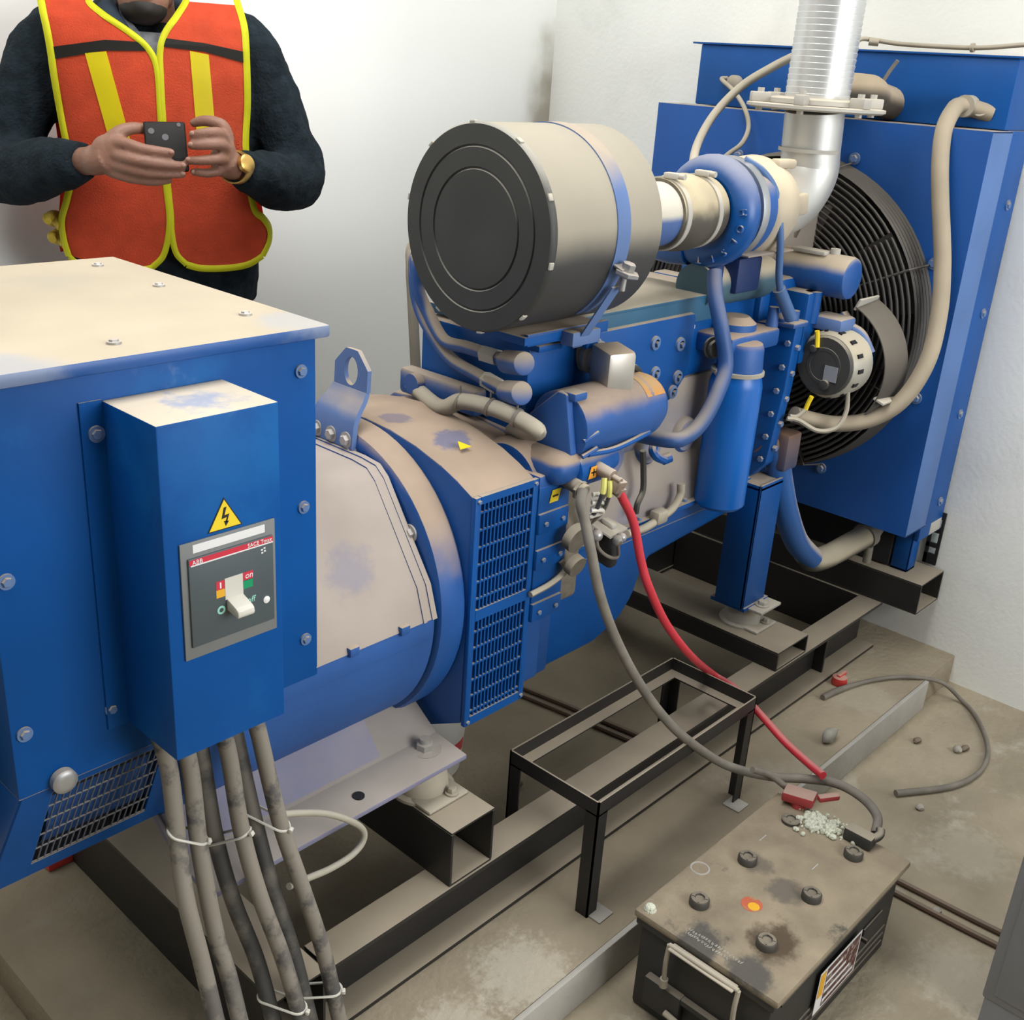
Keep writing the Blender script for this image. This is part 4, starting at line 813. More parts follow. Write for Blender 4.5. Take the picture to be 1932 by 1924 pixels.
b = B(); b.box(2.955, 3.03, 1.028, 1.06, .462, .50, .004); obj('leg_clip', b, 'flange', ra)
b = B(); b.box(3.036, 3.042, 1.020, 1.0285, .345, .51); b.box(3.036, 3.042, 1.0285, 1.06, .345, .378); b.box(3.036, 3.042, 1.0285, 1.06, .398, .412); b.box(3.036, 3.042, 1.0285, 1.06, .445, .462); b.box(3.036, 3.042, 1.0285, 1.06, .488, .51); b.box(3.036, 3.042, 1.050, 1.06, .345, .51)
obj('slotted_strip', b, 'dark', ra)
for z in (.56, .82, 1.10, 1.38):
    b = B(); b.bolt((2.985, 1.0295, z), (0, -1, 0), .009, .007); obj('frame_bolt', b, 'bolt_blue', ra)
# guard
b = B()
for k in range(6): b.lathe((XF-.008-.014*k, FY, FZ), (1, 0, 0), [(0, FR-.001-.0015*k), (.006, FR+.003-.0015*k), (.012, FR-.001-.0015*k), (.006, FR-.005-.0015*k), (0, FR-.001-.0015*k)], 72, cap=False)
for k in range(21):
    r = FR-.020-.0145*k
    pts = [(XF-.084-.012*min(1, k/6), FY+r*cos(2*pi*i/64), FZ+r*sin(2*pi*i/64)) for i in range(64)]
    b.tube(pts, .0038, 6, closed=True, spline=False)
for k in range(8):
    a = 2*pi*k/8+.32; b.tube([(XF+.004, FY+cos(a)*(FR+.012), FZ+sin(a)*(FR+.012)), (XF-.088, FY+cos(a)*(FR-.005), FZ+sin(a)*(FR-.005)), (XF-.098, FY+cos(a)*.12, FZ+sin(a)*.12)], .003, 6, spline=False)
fg = obj('fan_guard', b, 'guard', ra)
for k in range(8):
    a = 2*pi*k/8+.32; b = B(); b.bolt((XF-.003, FY+cos(a)*(FR+.022), FZ+sin(a)*(FR+.022)), (-1, 0, 0), .010, .009); obj('guard_bolt', b, 'bolt_blue', fg)
b = B(); b.lathe((2.66, FY, FZ), (1, 0, 0), [(0, .09), (.01, .10), (.06, .10), (.07, .09)], 40); fn = obj('fan', b, 'dark', ra, label='dark cooling fan')
for k in range(7):
    a = 2*pi*k/7; b = B(); t = bmesh.new(); rows = []
    for i in range(7):
        r = .09+.31*i/6; w = .07+.05*i/6; tw = .9-.45*i/6
        er = Vector((0, cos(a), sin(a))); et = Vector((0, -sin(a), cos(a))); d = et*cos(tw)+Vector((1, 0, 0))*sin(tw)
        c = Vector((2.695, FY, FZ))+er*r; rows.append([t.verts.new(c-d*w), t.verts.new(c+d*w*.0+Vector((.006, 0, 0))), t.verts.new(c+d*w)])
    for r0, r1 in zip(rows, rows[1:]):
        for i in range(2): t.faces.new((r0[i], r0[i+1], r1[i+1], r1[i]))
    bmesh.ops.solidify(t, geom=t.faces[:], thickness=.003); b.add(t); obj('blade', b, 'guard_sheet', fn)
# hoses on the radiator
b = B(); b.tube([(2.87, 1.075, 1.595), (2.83,1.137,1.609), (2.785,1.14,1.593), (2.725,1.126,1.548), (2.7,1.108,1.477), (2.69,1.085,1.394), (2.685,1.061,1.311), (2.68,1.042,1.238), (2.66,1.02,1.141), (2.63,1.012,1.028), (2.59,1.036,0.931), (2.55,1.089,0.873), (2.5,1.153,0.852), (2.45,1.201,0.86), (2.4,1.224,0.877)], .0205, 18)
bh = obj('breather_hose', b, mat('hose_tan', (.11, .095, .075), .75, dust=(.40, .335, .245), lo=-.75, hi=.3, film=.2), ra, 60, label='long dusty tan hose looping from tank to engine')
b = B(); b.lathe((2.835,1.129,1.609), (1, 0, 0), [(-.012, .021), (-.012, .026), (.03, .026), (.03, .02)], 20); b.tube([(2.84,1.12,1.604), (2.84,1.097,1.59), (2.85,1.077,1.598)], .004, 8); obj('hose_clamp', b, 'hose', bh)
b = B(); b.tube([(2.41, 1.30, .80), (2.425,1.269,0.764), (2.44,1.255,0.692), (2.48,1.241,0.59), (2.55,1.232,0.489), (2.65,1.228,0.41)], .033, 20)
lh = obj('lower_pipe', b, mat('lower_pipe', (.006, .10, .36), .4, dust=(.50, .45, .42), lo=.1, hi=.45, film=.03, rag=.15), ra, 60, label='blue lower coolant pipe, dusty on its upper side')
b = B(); b.tube([(2.62,1.234,0.433), (2.665,1.23,0.398), (2.72,1.214,0.398), (2.8,1.193,0.417), (2.87,1.167,0.443)], .0335, 20); obj('lower_hose', b, mat('lower_hose', (.03, .03, .03), .7, dust=(.52, .46, .34), lo=-.6, hi=.2, film=.1), lh)
b = B(); b.lathe((2.855,1.172,0.439), (.95, -.1, .15), [(-.006, .034), (-.006, .038), (.02, .038), (.02, .034)], 24); b.cyl((2.86,1.155,0.411), (2.86,1.154,0.361), .012); b.cyl((2.87, 1.17, .44), (2.95, 1.17, .50), .032); obj('hose_clamp', b, 'cable_grey', lh)
b = B(); b.tube([(2.62,1.494,1.698), (2.6,1.544,1.667), (2.56,1.597,1.62), (2.5,1.626,1.554), (2.42,1.611,1.492), (2.32,1.555,1.445), (2.25,1.497,1.398)], .0105, 12); obj('vent_hose', b, 'hose', ra)
b = B(); b.tube([(2.85,1.83,1.635), (2.83,1.834,1.631), (2.78,1.757,1.603), (2.715,1.676,1.563), (2.7,1.647,1.518), (2.66,1.636,1.478), (2.58,1.622,1.454), (2.5,1.607,1.43)], .0062, 10); b.rod((2.86, 1.80, 1.625), (2.83, 1.80, 1.625), .02, .004); lw = obj('level_sensor_wire', b, 'hose', ra)
b = B(); b.tube([(2.9,1.486,1.736), (2.92,1.476,1.753), (2.95,1.453,1.753), (2.97,1.387,1.747), (2.98,1.276,1.745), (2.98,1.18,1.746), (2.98,1.075,1.757), (2.98,1.004,1.765)], .0058, 10); b.cyl((2.94,1.463,1.749), (2.95,1.44,1.748), .010); b.cyl((2.98,1.204,1.745), (2.98,1.196,1.746), .011); obj('top_cable', b, 'hose', ra)

# ---------------------------------------------------------------- exhaust bellows rising out of frame
ex = thing('exhaust_bellows', 'silver corrugated exhaust pipe rising from the bolted flange on the engine', 'pipe', (2.452, 1.325, 1.579))
b = B(); pr = [(0, .150), (.004, .158), (.010, .158), (.012, .15), (.012, .072)]
b.lathe((2.452, 1.325, 1.5795), (0, 0, 1), pr, 48); fl = obj('flange', b, 'flange', ex)
b = B(); b.lathe((2.452, 1.325, 1.5925), (0, 0, 1), [(0, .112), (.010, .112), (.012, .105), (.014, .09)], 48); obj('clamp_ring', b, 'flange', fl)
for k in range(6):
    a = 2*pi*k/6+.25; p = Vector((2.452+cos(a)*.132, 1.325+sin(a)*.132, 1.592)); b = B(); b.obox(p+Vector((0, 0, .010)), (cos(a), sin(a), 0), (-sin(a), cos(a), 0), (0, 0, 1), .045, .024, .022, .003); b.lathe(p, (0, 0, 1), [(-.02, .008), (.03, .008)], 6); obj('flange_bolt', b, 'flange', fl)
b = B(); pr = [(0, .070)]
z = .01
while z < 1.55: pr += [(z, .0722), (z+.0095, .0738), (z+.0110, .0738), (z+.0120, .0722)]; z += .0130
b.lathe((2.452, 1.325, 1.5935), (.012, 0, 1), pr, 40); obj('bellows', b, 'bellows', ex)

# ---------------------------------------------------------------- battery stand straddling the rail
bs = thing('battery_stand', 'empty black angle iron battery stand straddling the near skid rail', 'stand', (1.675, 1.085, .0902))
SX0, SX1, SY0, SY1, SZ = 1.394, 1.956, .972, 1.202, .366
b = B(); t_, wd = .0035, .030
b.box(SX0, SX1, SY0, SY0+t_, SZ-.030, SZ); b.box(SX0, SX1, SY1-t_, SY1, SZ-.030, SZ); b.box(SX0, SX0+t_, SY0, SY1, SZ-.030, SZ); b.box(SX1-t_, SX1, SY0, SY1, SZ-.030, SZ)
b.box(SX0, SX1, SY0, SY0+wd, SZ-.033, SZ-.0295); b.box(SX0, SX1, SY1-wd, SY1, SZ-.033, SZ-.0295); b.box(SX0, SX0+wd, SY0, SY1, SZ-.0331, SZ-.0296); b.box(SX1-wd, SX1, SY0, SY1, SZ-.0331, SZ-.0296)
obj('top_frame', b, 'black_steel', bs)
for x, sx in ((SX0, 1), (SX1, -1)):
    for y, sy in ((SY0, 1), (SY1, -1)):
        b = B(); xs = sorted((x, x+sx*.030)); ys = sorted((y, y+sy*.0035)); b.box(xs[0], xs[1], ys[0], ys[1], .0905, SZ-.030)
        xs = sorted((x, x+sx*.0035)); ys = sorted((y, y+sy*.030)); b.box(xs[0], xs[1], ys[0], ys[1], .0905, SZ-.030)
        lgo = obj('leg', b, 'black_steel', bs)
        if sy > 0:
            b = B(); b.box(x+(.006 if sx > 0 else -.05), x+(.05 if sx > 0 else -.006), y-.028, y+.016, .0903, .0935, .001); obj('foot_tab', b, 'cement', lgo)

# ---------------------------------------------------------------- battery on the floor
ba = thing('battery', 'dusty black vehicle battery on the floor in front of the stand, with six vent caps', 'battery', (1.617, .694, .0005))
b = B(); b.box(1.368, 1.864, .556, .832, .0005, .196, .008); b.box(1.360, 1.873, .549, .839, .192, .2065, .004)
b.box(1.355, 1.372, .60, .80, .085, .098, .003); b.box(1.352, 1.372, .72, .80, .035, .10, .004); b.box(1.352, 1.372, .575, .60, .02, .13, .003)
for z in (.03, .05, .07, .175): b.box(1.40, 1.84, .553, .557, z, z+.006, .001)
case = obj('case', b, 'case_black', ba)
b = B(); b.box(1.3585, 1.875, .543, .845, .2062, .2232, .006); obj('lid', b, 'batt_top', ba)
ZL = .2233
CAPS = [(1.457, .769), (1.626, .770), (1.801, .774), (1.458, .627), (1.627, .631), (1.798, .632)]
for k, (x, y) in enumerate(CAPS):
    b = B(); h = .016 if k != 2 else .010
    b.lathe((x, y, ZL-.001), (0, 0, 1), [(0, .019), (h*.75, .019), (h, .016), (h+.0005, .010), (h-.0025, .0085), (h-.0025, 0)], 24, cap=False)
    for j in range(4):
        a = pi*j/2+.4; b.obox((x+cos(a)*.012, y+sin(a)*.012, ZL+h-.001), (cos(a), sin(a), 0), (-sin(a), cos(a), 0), (0, 0, 1), .006, .003, .003)
    obj('vent_cap', b, 'cap', ba)
b = B(); b.lathe((1.540, .823, ZL), (0, 0, 1), [(0, .0155), (.0012, .0165), (.0012, .0185), (0, .0195)], 32, cap=False); obj('ring_mark', b, 'cement', ba, label='pale ring mark')
b = B(); b.lathe((1.529, .700, ZL-.0002), (0, 0, 1), [(0, .020), (.0006, .020), (.0008, .0)], 24, cap=False); em = obj('round_emblem', b, mat('emblem_red', (.52, .12, .06), .7, col2=(.35, .24, .14), c2s=40), ba, label='worn red and yellow emblem')
b = B(); b.lathe((1.526, .694, ZL+.0007), (0, 0, 1), [(0, .011), (.0004, 0)], 16, cap=False); obj('emblem_center', b, 'amber_mark', em)
b = B(); b.cyl((1.378, .823, ZL), (1.378, .823, ZL+.006), .012, .010); b.ball((1.378, .823, ZL+.006), .010, .010, .005); obj('corner_post', b, 'salt', ba)
b = B(); rnd = random.Random(5)
for k in range(170):
    u = rnd.random(); x = 1.825+rnd.gauss(0, .018)+.03*u; y = .742+rnd.gauss(0, .020)-.055*u*u
    s_ = rnd.uniform(.0025, .0075)*(1.15-u*.45); b.ball((x, y, ZL+s_*.5), s_, s_*rnd.uniform(.7, 1.2), s_*rnd.uniform(.6, 1.3), 6)
obj('corrosion_crust', b, 'salt', ba, kind='stuff', label='white crusty corrosion at the terminal')
for (xa, ya), (xb, yb) in (((1.698, .786), (1.724, .783)), ((1.699, .669), (1.724, .668))): b = B(); b.box(xa, xb, ya-.0012, ya+.0012, ZL, ZL+.0008); obj('scratch_line', b, 'cement', ba)
b = B(); rnd = random.Random(8)
for row, xx in ((0, 1.3805), (1, 1.3905)):
    y = .745
    while y > (.655 if row == 0 else .635):
        w = rnd.uniform(.003, .006)
        for q in range(2): b.obox((xx+rnd.uniform(-.002, .002), y-q*w*.4, ZL+.0003), (cos(.4*rnd.uniform(-1, 1)), sin(.4*rnd.uniform(-1, 1)), 0), (0, 1, 0), (0, 0, 1), .006, .0011, .0006)
        y -= w*1.25
obj('worn_lettering', b, 'stone', ba)
b = B(); b.plate((1.532, .5478, .062), (1, 0, 0), (0, 0, 1), [(0, 0), (.162, 0), (.162, .10), (0, .10)], .0008); lb_ = obj('side_label', b, 'white', ba, label='white side label with yellow and dark bands')
b = B(); b.plate((1.537, .5468, .067), (1, 0, 0), (0, 0, 1), [(.022, 0), (.152, 0), (.152, .09), (.022, .09)], .0004); obj('label_panel', b, mat('label_brown', (.10, .035, .03), .6, col2=(.45, .40, .36), c2s=60), lb_)
b = B(); b.plate((1.535, .5467, .066), (1, 0, 0), (0, 0, 1), [(.0, .035), (.019, .035), (.019, .092), (0, .092)], .0004); obj('yellow_panel', b, 'amber_mark', lb_)
b = B()
for k in range(4): b.plate((1.560, .5462, .078+k*.02), (1, 0, 0), (0, 0, 1), [(0, 0), (.12-.02*k, 0), (.12-.02*k, .007), (0, .007)], .0003)
obj('label_print', b, 'white', lb_)
b = B(); b.tube([(1.347, .755, .208), (1.345, .68, .210), (1.347, .612, .208)], .0045, 10); b.box(1.336, 1.358, .618, .752, .2045, .2085, .002)
ha = obj('carry_handle', b, 'hose', ba)
for y in (.755, .612):
    b = B(); b.tube([(1.347, y, .208), (1.343, y, .17), (1.346, y, .125)], .0045, 10); b.cyl((1.346, y, .13), (1.346, y, .112), .0075); obj('handle_rod', b, 'hose', ha)
b = B(); b.tube([(1.347, .745, .055), (1.346, .69, .050), (1.347, .63, .055)], .006, 10); obj('lower_bar', b, 'hose', ba)
b = B(); b.box(1.71, 1.715, .540, .5555, .12, .128); b.box(1.72, 1.80, .551, .5555, .12, .14, .002); obj('side_lug', b, 'case_black', ba)

# battery cables
pc = thing('battery_cable', 'bright red battery cable hanging from the starter motor to the battery', 'cable', (1.9, 1.0, .25))
b = B(); b.tube([(1.541,1.112,0.922), (1.555,1.11,0.9), (1.585,1.1,0.846), (1.605,1.085,0.762), (1.623,1.07,0.703), (1.685,1.06,0.607), (1.776,1.05,0.506), (2.02,1.126,0.328), (2,1.055,0.332), (1.985,0.978,0.311), (1.965,0.894,0.284), (1.93,0.815,0.284), (1.905,0.768,0.29)], .0088, 14); obj('sheath', b, 'red_cable', pc)
b = B(); b.tube([(1.8,0.877,0.297), (1.85,0.86,0.268), (1.87,0.832,0.246), (1.88,0.809,0.229)], .007, 10); obj('clamp_lead', b, 'cable_grey', pc)
b = B(); t = bmesh.new()
b.obox((1.862, .792, .246), (.25, -.95, .06), (.95, .25, 0), (0, 0, 1), .066, .040, .022, .004); b.obox((1.893, .742, .255), (.75, -.6, .1), (.6, .75, 0), (0, 0, 1), .045, .016, .012, .003); b.cyl((1.86, .79, .2235), (1.86, .79, .24), .016)
obj('terminal_clamp', b, 'clamp_red', pc)
nc = thing('battery_cable', 'grey dusty battery cable hanging from the engine across the stand to the battery', 'cable', (1.75, .95, .30))
b = B(); b.tube([(1.453,1.125,0.936), (1.437,1.115,0.917), (1.442,1.105,0.883), (1.441,1.085,0.833), (1.46,1.07,0.747), (1.509,1.06,0.644), (1.572,1.04,0.533), (1.634,1.01,0.438), (1.693,0.975,0.367), (1.8,0.939,0.276), (1.865,0.869,0.253), (1.915,0.808,0.255), (1.93,0.744,0.27), (1.925,0.681,0.269), (1.905,0.639,0.259), (1.875,0.625,0.242)], .0098, 14); obj('sheath', b, 'cable_grey', nc)
b = B(); b.obox((1.846, .644, .238), (0, 1, 0), (1, 0, 0), (0, 0, 1), .060, .030, .028, .004); b.tube([(1.846, .622, .242), (1.866, .614, .247), (1.878, .618, .255)], .009, 10); b.cyl((1.846, .644, .2235), (1.846, .644, .235), .013); obj('terminal_clamp', b, 'black_rubber', nc)

# ---------------------------------------------------------------- odds and ends on the plinth and floor
bk = thing('bucket', 'white plastic bucket with a red band, behind the alternator foot', 'bucket', (1.50, 1.57, .0905))
b = B(); b.lathe((1.50, 1.57, .0905), (0, 0, 1), [(.002, 0), (0, .085), (.004, .092), (.10, .100), (.20, .108), (.205, .113), (.215, .113), (.215, .106), (.10, .097), (.012, .088), (.010, 0)], 48, cap=False); obj('body', b, 'bucket', bk)
b = B(); b.lathe((1.50, 1.57, .0905), (0, 0, 1), [(.065, .0975), (.065, .0985), (.095, .1008), (.095, .0998)], 40, cap=False, a0=-.8, a1=.75, refdir=(-.25, -1, 0)); obj('band', b, 'bucket_red', bk)
b = B(); b.tube([(0.775,1.12,0.581), (0.818,1.12,0.562), (0.864,1.12,0.537), (0.908,1.12,0.503), (0.942,1.12,0.466), (0.944,1.118,0.442), (0.919,1.115,0.429), (0.871,1.11,0.432), (0.817,1.1,0.45), (0.775,1.09,0.466)], .0055, 10)
solo('thin_cable', b, 'white_cable', 'thin pale cable looping out beside the thick power cables', 'cable')
b = B(); b.tube([(2.502,1.053,0.098), (2.567,1.043,0.098), (2.658,1.018,0.098), (2.749,0.974,0.099), (2.811,0.923,0.098), (2.89, .875, .07), (2.945, .83, .012), (2.90, .77, .008), (2.80, .70, .008), (2.70, .662, .008), (2.60, .656, .008), (2.50, .685, .008), (2.374,0.765,0.008)], [.0085, .009, .006, .006, .006, .006, .006, .006, .006, .006, .0065, .0085, .0095], 10)
solo('cable_offcut', b, 'cable_grey', 'loose dusty cable curling over the plinth step onto the floor', 'cable')
b = B(); c = (2.617,1.064,0.1); b.lathe((c[0], c[1], .0908), (0, 0, 1), [(0, .020), (.003, .022), (.022, .020), (.026, .012)], 20); b.box(c[0]-.012, c[0]+.03, c[1]-.006, c[1]+.006, .11, .122, .003)
solo('plastic_cap', b, 'red_plastic', 'small red plastic cap on the plinth beside the far end of the rail', 'cap')
def rock(p, rx, ry, rz, sd, name, m, label, cat, group=None):
    b = B(); t = bmesh.new(); bmesh.ops.create_icosphere(t, subdivisions=2, radius=1)
    for v in t.verts:
        k = 1+.28*noise.noise(v.co*1.3+Vector((sd, sd*2.1, 0))); v.co = Vector((v.co.x*rx*k, v.co.y*ry*k, v.co.z*rz*k))
    zmin = min(v.co.z for v in t.verts); bmesh.ops.translate(t, vec=(p[0], p[1], p[2]-zmin), verts=t.verts); b.add(t)
    return solo(name, b, m, label, cat, group)
rock((2.335, .945, .0905), .030, .016, .018, 1.0, 'stone', 'stone', 'pale stone lying at the edge of the plinth step', 'stone')
rock((2.651, .831, .0005), .016, .010, .006, 2.0, 'rubble_crumb', 'rust', 'small brown crumb on the floor below the plinth step', 'rubble')
rock((2.69, .735, .0005), .014, .012, .009, 3.0, 'rubble_crumb', 'stone', 'pale crumb of plaster on the floor inside the curl of loose cable', 'rubble')
rock((2.715, .725, .0005), .018, .010, .006, 3.7, 'rubble_crumb', 'rust', 'brown crumb against the pale plaster crumb inside the cable curl', 'rubble')
rock((2.37, .70, .0005), .012, .010, .006, 4.4, 'rubble_crumb', 'stone', 'pale crumb beside the cut end of the loose cable', 'rubble')
rock((2.039,0.517,0), .012, .010, .009, 5.0, 'rubble_crumb', 'stone', 'pale crumb between the rusty rods beside the battery', 'rubble')
for k, (p, r) in enumerate((((.455, 1.60, .0005), .035), ((.44, 1.50, .0005), .03), ((.47, 1.42, .0005), .032), ((.42, 1.43, .0005), .04), ((.475, 1.52, .0005), .022), ((.40, 1.52, .0005), .03), ((.44, 1.36, .0005), .026))):
    rock(p, r, r*.8, r*.5, 6+k, 'rubble_stone', 'stone', 'grey rubble stone on the floor past the left end of the plinth', 'rubble', 'rubble stones past the plinth end')
for nm, lb, pts in (('rod', 'rusty rod on the floor beside the battery, nearer the right wall', [(2.062, .88, .008), (2.075, .50, .008), (2.084, .352, .008)]), ('rod', 'rusty rod on the floor beside the battery, nearer the battery', [(2.022, .88, .008), (2.032, .50, .008), (2.040, .352, .008)]),
                    ('rod', 'rusty rod lying on the plinth under the engine, farther from the alternator', [(1.90, 1.75, .098), (1.945, 1.48, .098), (1.985, 1.20, .098)]), ('rod', 'rusty rod lying on the plinth under the engine, nearer the alternator', [(1.87, 1.74, .098), (1.915, 1.46, .098), (1.955, 1.19, .098)])):
    b = B(); b.tube(pts, .0072, 8); solo(nm, b, 'rust', lb, 'rod')
rock((1.93, 1.42, .0905), .03, .02, .008, 9.0, 'rubble_crumb', 'rust', 'brown clump of dirt by the rods under the engine', 'rubble')
rock((1.60, 1.35, .0905), .016, .010, .007, 9.5, 'rubble_crumb', 'rust', 'small dark crumb on the plinth behind the first cross tube', 'rubble')
b = B(); b.box(.70, .765, 1.79, 1.85, .0905, .11, .004); solo('red_block', b, 'red_plastic', 'red object on the plinth showing under the terminal box', 'block')
cb_ = thing('cabinet', 'plain grey metal cabinet at the lower right corner of the view', 'cabinet', (2.1, 0, .0005))
b = B(); b.box(1.817, 2.40, -.45, .345, .06, .95, .004); obj('body', b, 'cabinet', cb_)
b = B(); b.box(1.820, 2.38, -.43, .340, .0005, .0605); obj('plinth', b, 'cabinet', cb_)
b = B(); b.box(1.8135, 1.8168, -.43, .325, .08, .93, .001); obj('door', b, 'cabinet', cb_)

# ---------------------------------------------------------------- the man behind the alternator
pe = thing('person', 'man in dark sweater and orange safety vest standing behind the alternator, looking at a phone', 'person', (1.36, 2.34, .0905))
BASE[pe.name] = Vector((0, 0, 0)); pe.rotation_euler = (0, 0, radians(-30.3))
def remesh(o, vox, it=4, fac=.5):
    m = o.modifiers.new('remesh', 'REMESH'); m.mode = 'VOXEL'; m.voxel_size = vox; m.use_smooth_shade = True
    s_ = o.modifiers.new('smooth', 'SMOOTH'); s_.iterations = it; s_.factor = fac
    return o
TA = [(.0, .17, .11), (.90, .19, .125), (.98, .205, .135), (1.05, .215, .14), (1.12, .222, .142), (1.2, .208, .138), (1.3, .20, .135), (1.4, .205, .135), (1.48, .212, .125), (1.54, .20, .108), (1.58, .15, .09), (1.61, .10, .078), (1.66, .085, .075)]
def tab(z, T=None):
    T = T or TA
    for (z0, a0, b0), (z1, a1, b1) in zip(T, T[1:]):
        if z0 <= z <= z1: k = (z-z0)/(z1-z0); return a0+(a1-a0)*k, b0+(b1-b0)*k
    return T[-1][1:]
def surf(x, z, off=0.0):
    a, b_ = tab(z, TAV); a += off; b_ += off; k = min(.9999, abs(x-XC)/a)
    return Vector((x, -b_*(1-k**2.5)**(1/2.5)+.01, z))
XC = -.005
TAV = TA[:8]+[(1.48, .235, .135), (1.54, .25, .130), (1.58, .26, .115), (1.61, .26, .080), (1.64, .26, .035), (1.70, .26, .03)]
# body: one continuous skin surface
b = B()
b.ball((-.018, -.045, 1.700), .076, .098, .115, 24); b.ball((-.022, -.085, 1.625), .052, .055, .052, 20); b.ball((-.02, -.02, 1.68), .072, .085, .10, 20)
b.tube([(-.012, .0, 1.50), (-.014, -.012, 1.58), (-.018, -.02, 1.64)], [.066, .058, .058], 20)
b.ball((-.018, -.150, 1.672), .014, .020, .018, 12); b.tube([(-.018, -.135, 1.72), (-.018, -.152, 1.69), (-.018, -.160, 1.675)], [.010, .011, .014], 10)
for sx in (-1, 1): b.ball((-.018+sx*.077, -.03, 1.69), .012, .022, .034, 12)
b.ball((-.02, -.138, 1.637), .022, .010, .006, 12); b.ball((-.02, -.135, 1.625), .019, .010, .006, 12)
for z0, z1 in ((.9, 1.5),):
    b.lathe((XC, .01, .88), (0, 0, 1), [(0, .10), (.2, .11), (.5, .12), (.64, .08)], 24)
RSH, REL, RWR = (-.215, .015, 1.515), (-.335, -.0, 1.270), (-.138, -.255, 1.312)
LSH, LEL, LWR = (.205, .015, 1.515), (.295, -.005, 1.272), (.150, -.262, 1.312)
b.tube([RSH, REL, RWR], [.045, .040, .028], 14, spline=False); b.tube([LSH, LEL, LWR], [.045, .040, .028], 14, spline=False)
for sx in (-.10, .09): b.tube([(sx, .01, .92), (sx*1.1, .0, .50), (sx*1.15, .02, .10)], [.075, .052, .042], 14)
# right hand (left in view): palm, four unequal bent fingers, thumb behind the phone
PB = (0.005,-0.305,1.365)
b.tube([RWR, (-0.125,-0.268,1.316), (-0.103,-0.285,1.324)], [.029, .031, .030], 14)
b.ball((-0.101,-0.287,1.328), .036, .020, .040, 18, Matrix.Rotation(-.25, 3, 'Y'))
b.ball((-0.089,-0.29,1.341), .030, .019, .030, 16)
def finger(pts, r): b.tube(pts, r, 10, sub=6); b.ball(pts[-1], r[-1]*1.0, seg=10)
finger([(-0.094,-0.29,1.353), (-0.066,-0.312,1.352), (-0.036,-0.326,1.345), (-0.006,-0.328,1.342), (0.016,-0.325,1.34)], [.0135, .0125, .0112, .0102, .0088])
finger([(-0.098,-0.29,1.331), (-0.067,-0.318,1.326), (-0.032,-0.33,1.321), (0.008,-0.328,1.317), (0.038,-0.318,1.315)], [.0135, .0125, .0112, .0102, .0088])
finger([(-0.101,-0.288,1.312), (-0.069,-0.313,1.306), (-0.034,-0.322,1.3), (0.003,-0.32,1.298), (0.036,-0.312,1.298)], [.013, .012, .0108, .0098, .0085])
finger([(-0.104,-0.284,1.297), (-0.075,-0.302,1.288), (-0.045,-0.31,1.283), (-0.015,-0.308,1.281), (0.009,-0.302,1.284)], [.012, .0105, .0095, .0088, .0078])
finger([(-0.112,-0.28,1.34), (-0.083,-0.285,1.369), (-0.058,-0.275,1.379), (-0.037,-0.262,1.379), (-0.02,-0.252,1.377)], [.017, .0145, .0125, .0115, .0095])
# left hand (right in view)
b.tube([LWR, (0.135,-0.268,1.315), (0.122,-0.283,1.328)], [.028, .030, .029], 14)
b.ball((0.119,-0.287,1.333), .026, .020, .042, 18, Matrix.Rotation(.2, 3, 'Y'))
finger([(0.123,-0.29,1.362), (0.114,-0.312,1.379), (0.095,-0.326,1.382), (0.075,-0.328,1.379), (0.06,-0.322,1.376)], [.0132, .0122, .0108, .0098, .0085])
finger([(0.125,-0.292,1.346), (0.115,-0.318,1.358), (0.092,-0.33,1.359), (0.072,-0.331,1.357), (0.056,-0.324,1.355)], [.0132, .0122, .0110, .0100, .0086])
finger([(0.122,-0.291,1.327), (0.11,-0.318,1.331), (0.089,-0.328,1.329), (0.066,-0.328,1.327), (0.05,-0.32,1.326)], [.0128, .0120, .0106, .0096, .0084])
finger([(0.117,-0.286,1.309), (0.103,-0.308,1.305), (0.084,-0.316,1.302), (0.069,-0.316,1.303), (0.059,-0.31,1.303)], [.012, .0105, .0096, .0088, .0078])
finger([(0.13,-0.278,1.361), (0.121,-0.28,1.39), (0.102,-0.275,1.399), (0.082,-0.264,1.399), (0.065,-0.255,1.394)], [.016, .0142, .0122, .0112, .0092])
bd = remesh(obj('body', b, 'skin', pe, 0), .0038, 3)
b = B()
for p in ((0.017,-0.334,1.342), (0.039,-0.327,1.317), (0.037,-0.32,1.3)): b.ball(p, .0058, .0025, .0045, 10)
for p in ((0.059,-0.33,1.379), (0.055,-0.332,1.358), (0.049,-0.328,1.329), (0.059,-0.317,1.304)): b.ball(p, .0055, .0028, .0046, 10)
obj('fingernails', b, 'nail', bd, kind='stuff')
b = B()
for sx in (-1, 1): b.ball((-.018+sx*.033, -.128, 1.712), .014, .010, .007, 12)
obj('eyes', b, 'ink', bd)
b = B(); b.ball((-.018, -.02, 1.735), .083, .10, .095, 24); b.lathe((-.018, -.03, 1.70), (0, 0, 1), [(-.09, .0), (-.09, .001)], 8); hr = remesh(obj('hair', b, 'hair', bd, 0), .008)
b = B(); b.ball((-.022, -.088, 1.607), .049, .053, .036, 20); b.ball((-.022, -.128, 1.606), .026, .016, .018, 14); br_ = remesh(obj('beard', b, 'hair', bd, 0, label='short dark beard'), .006)
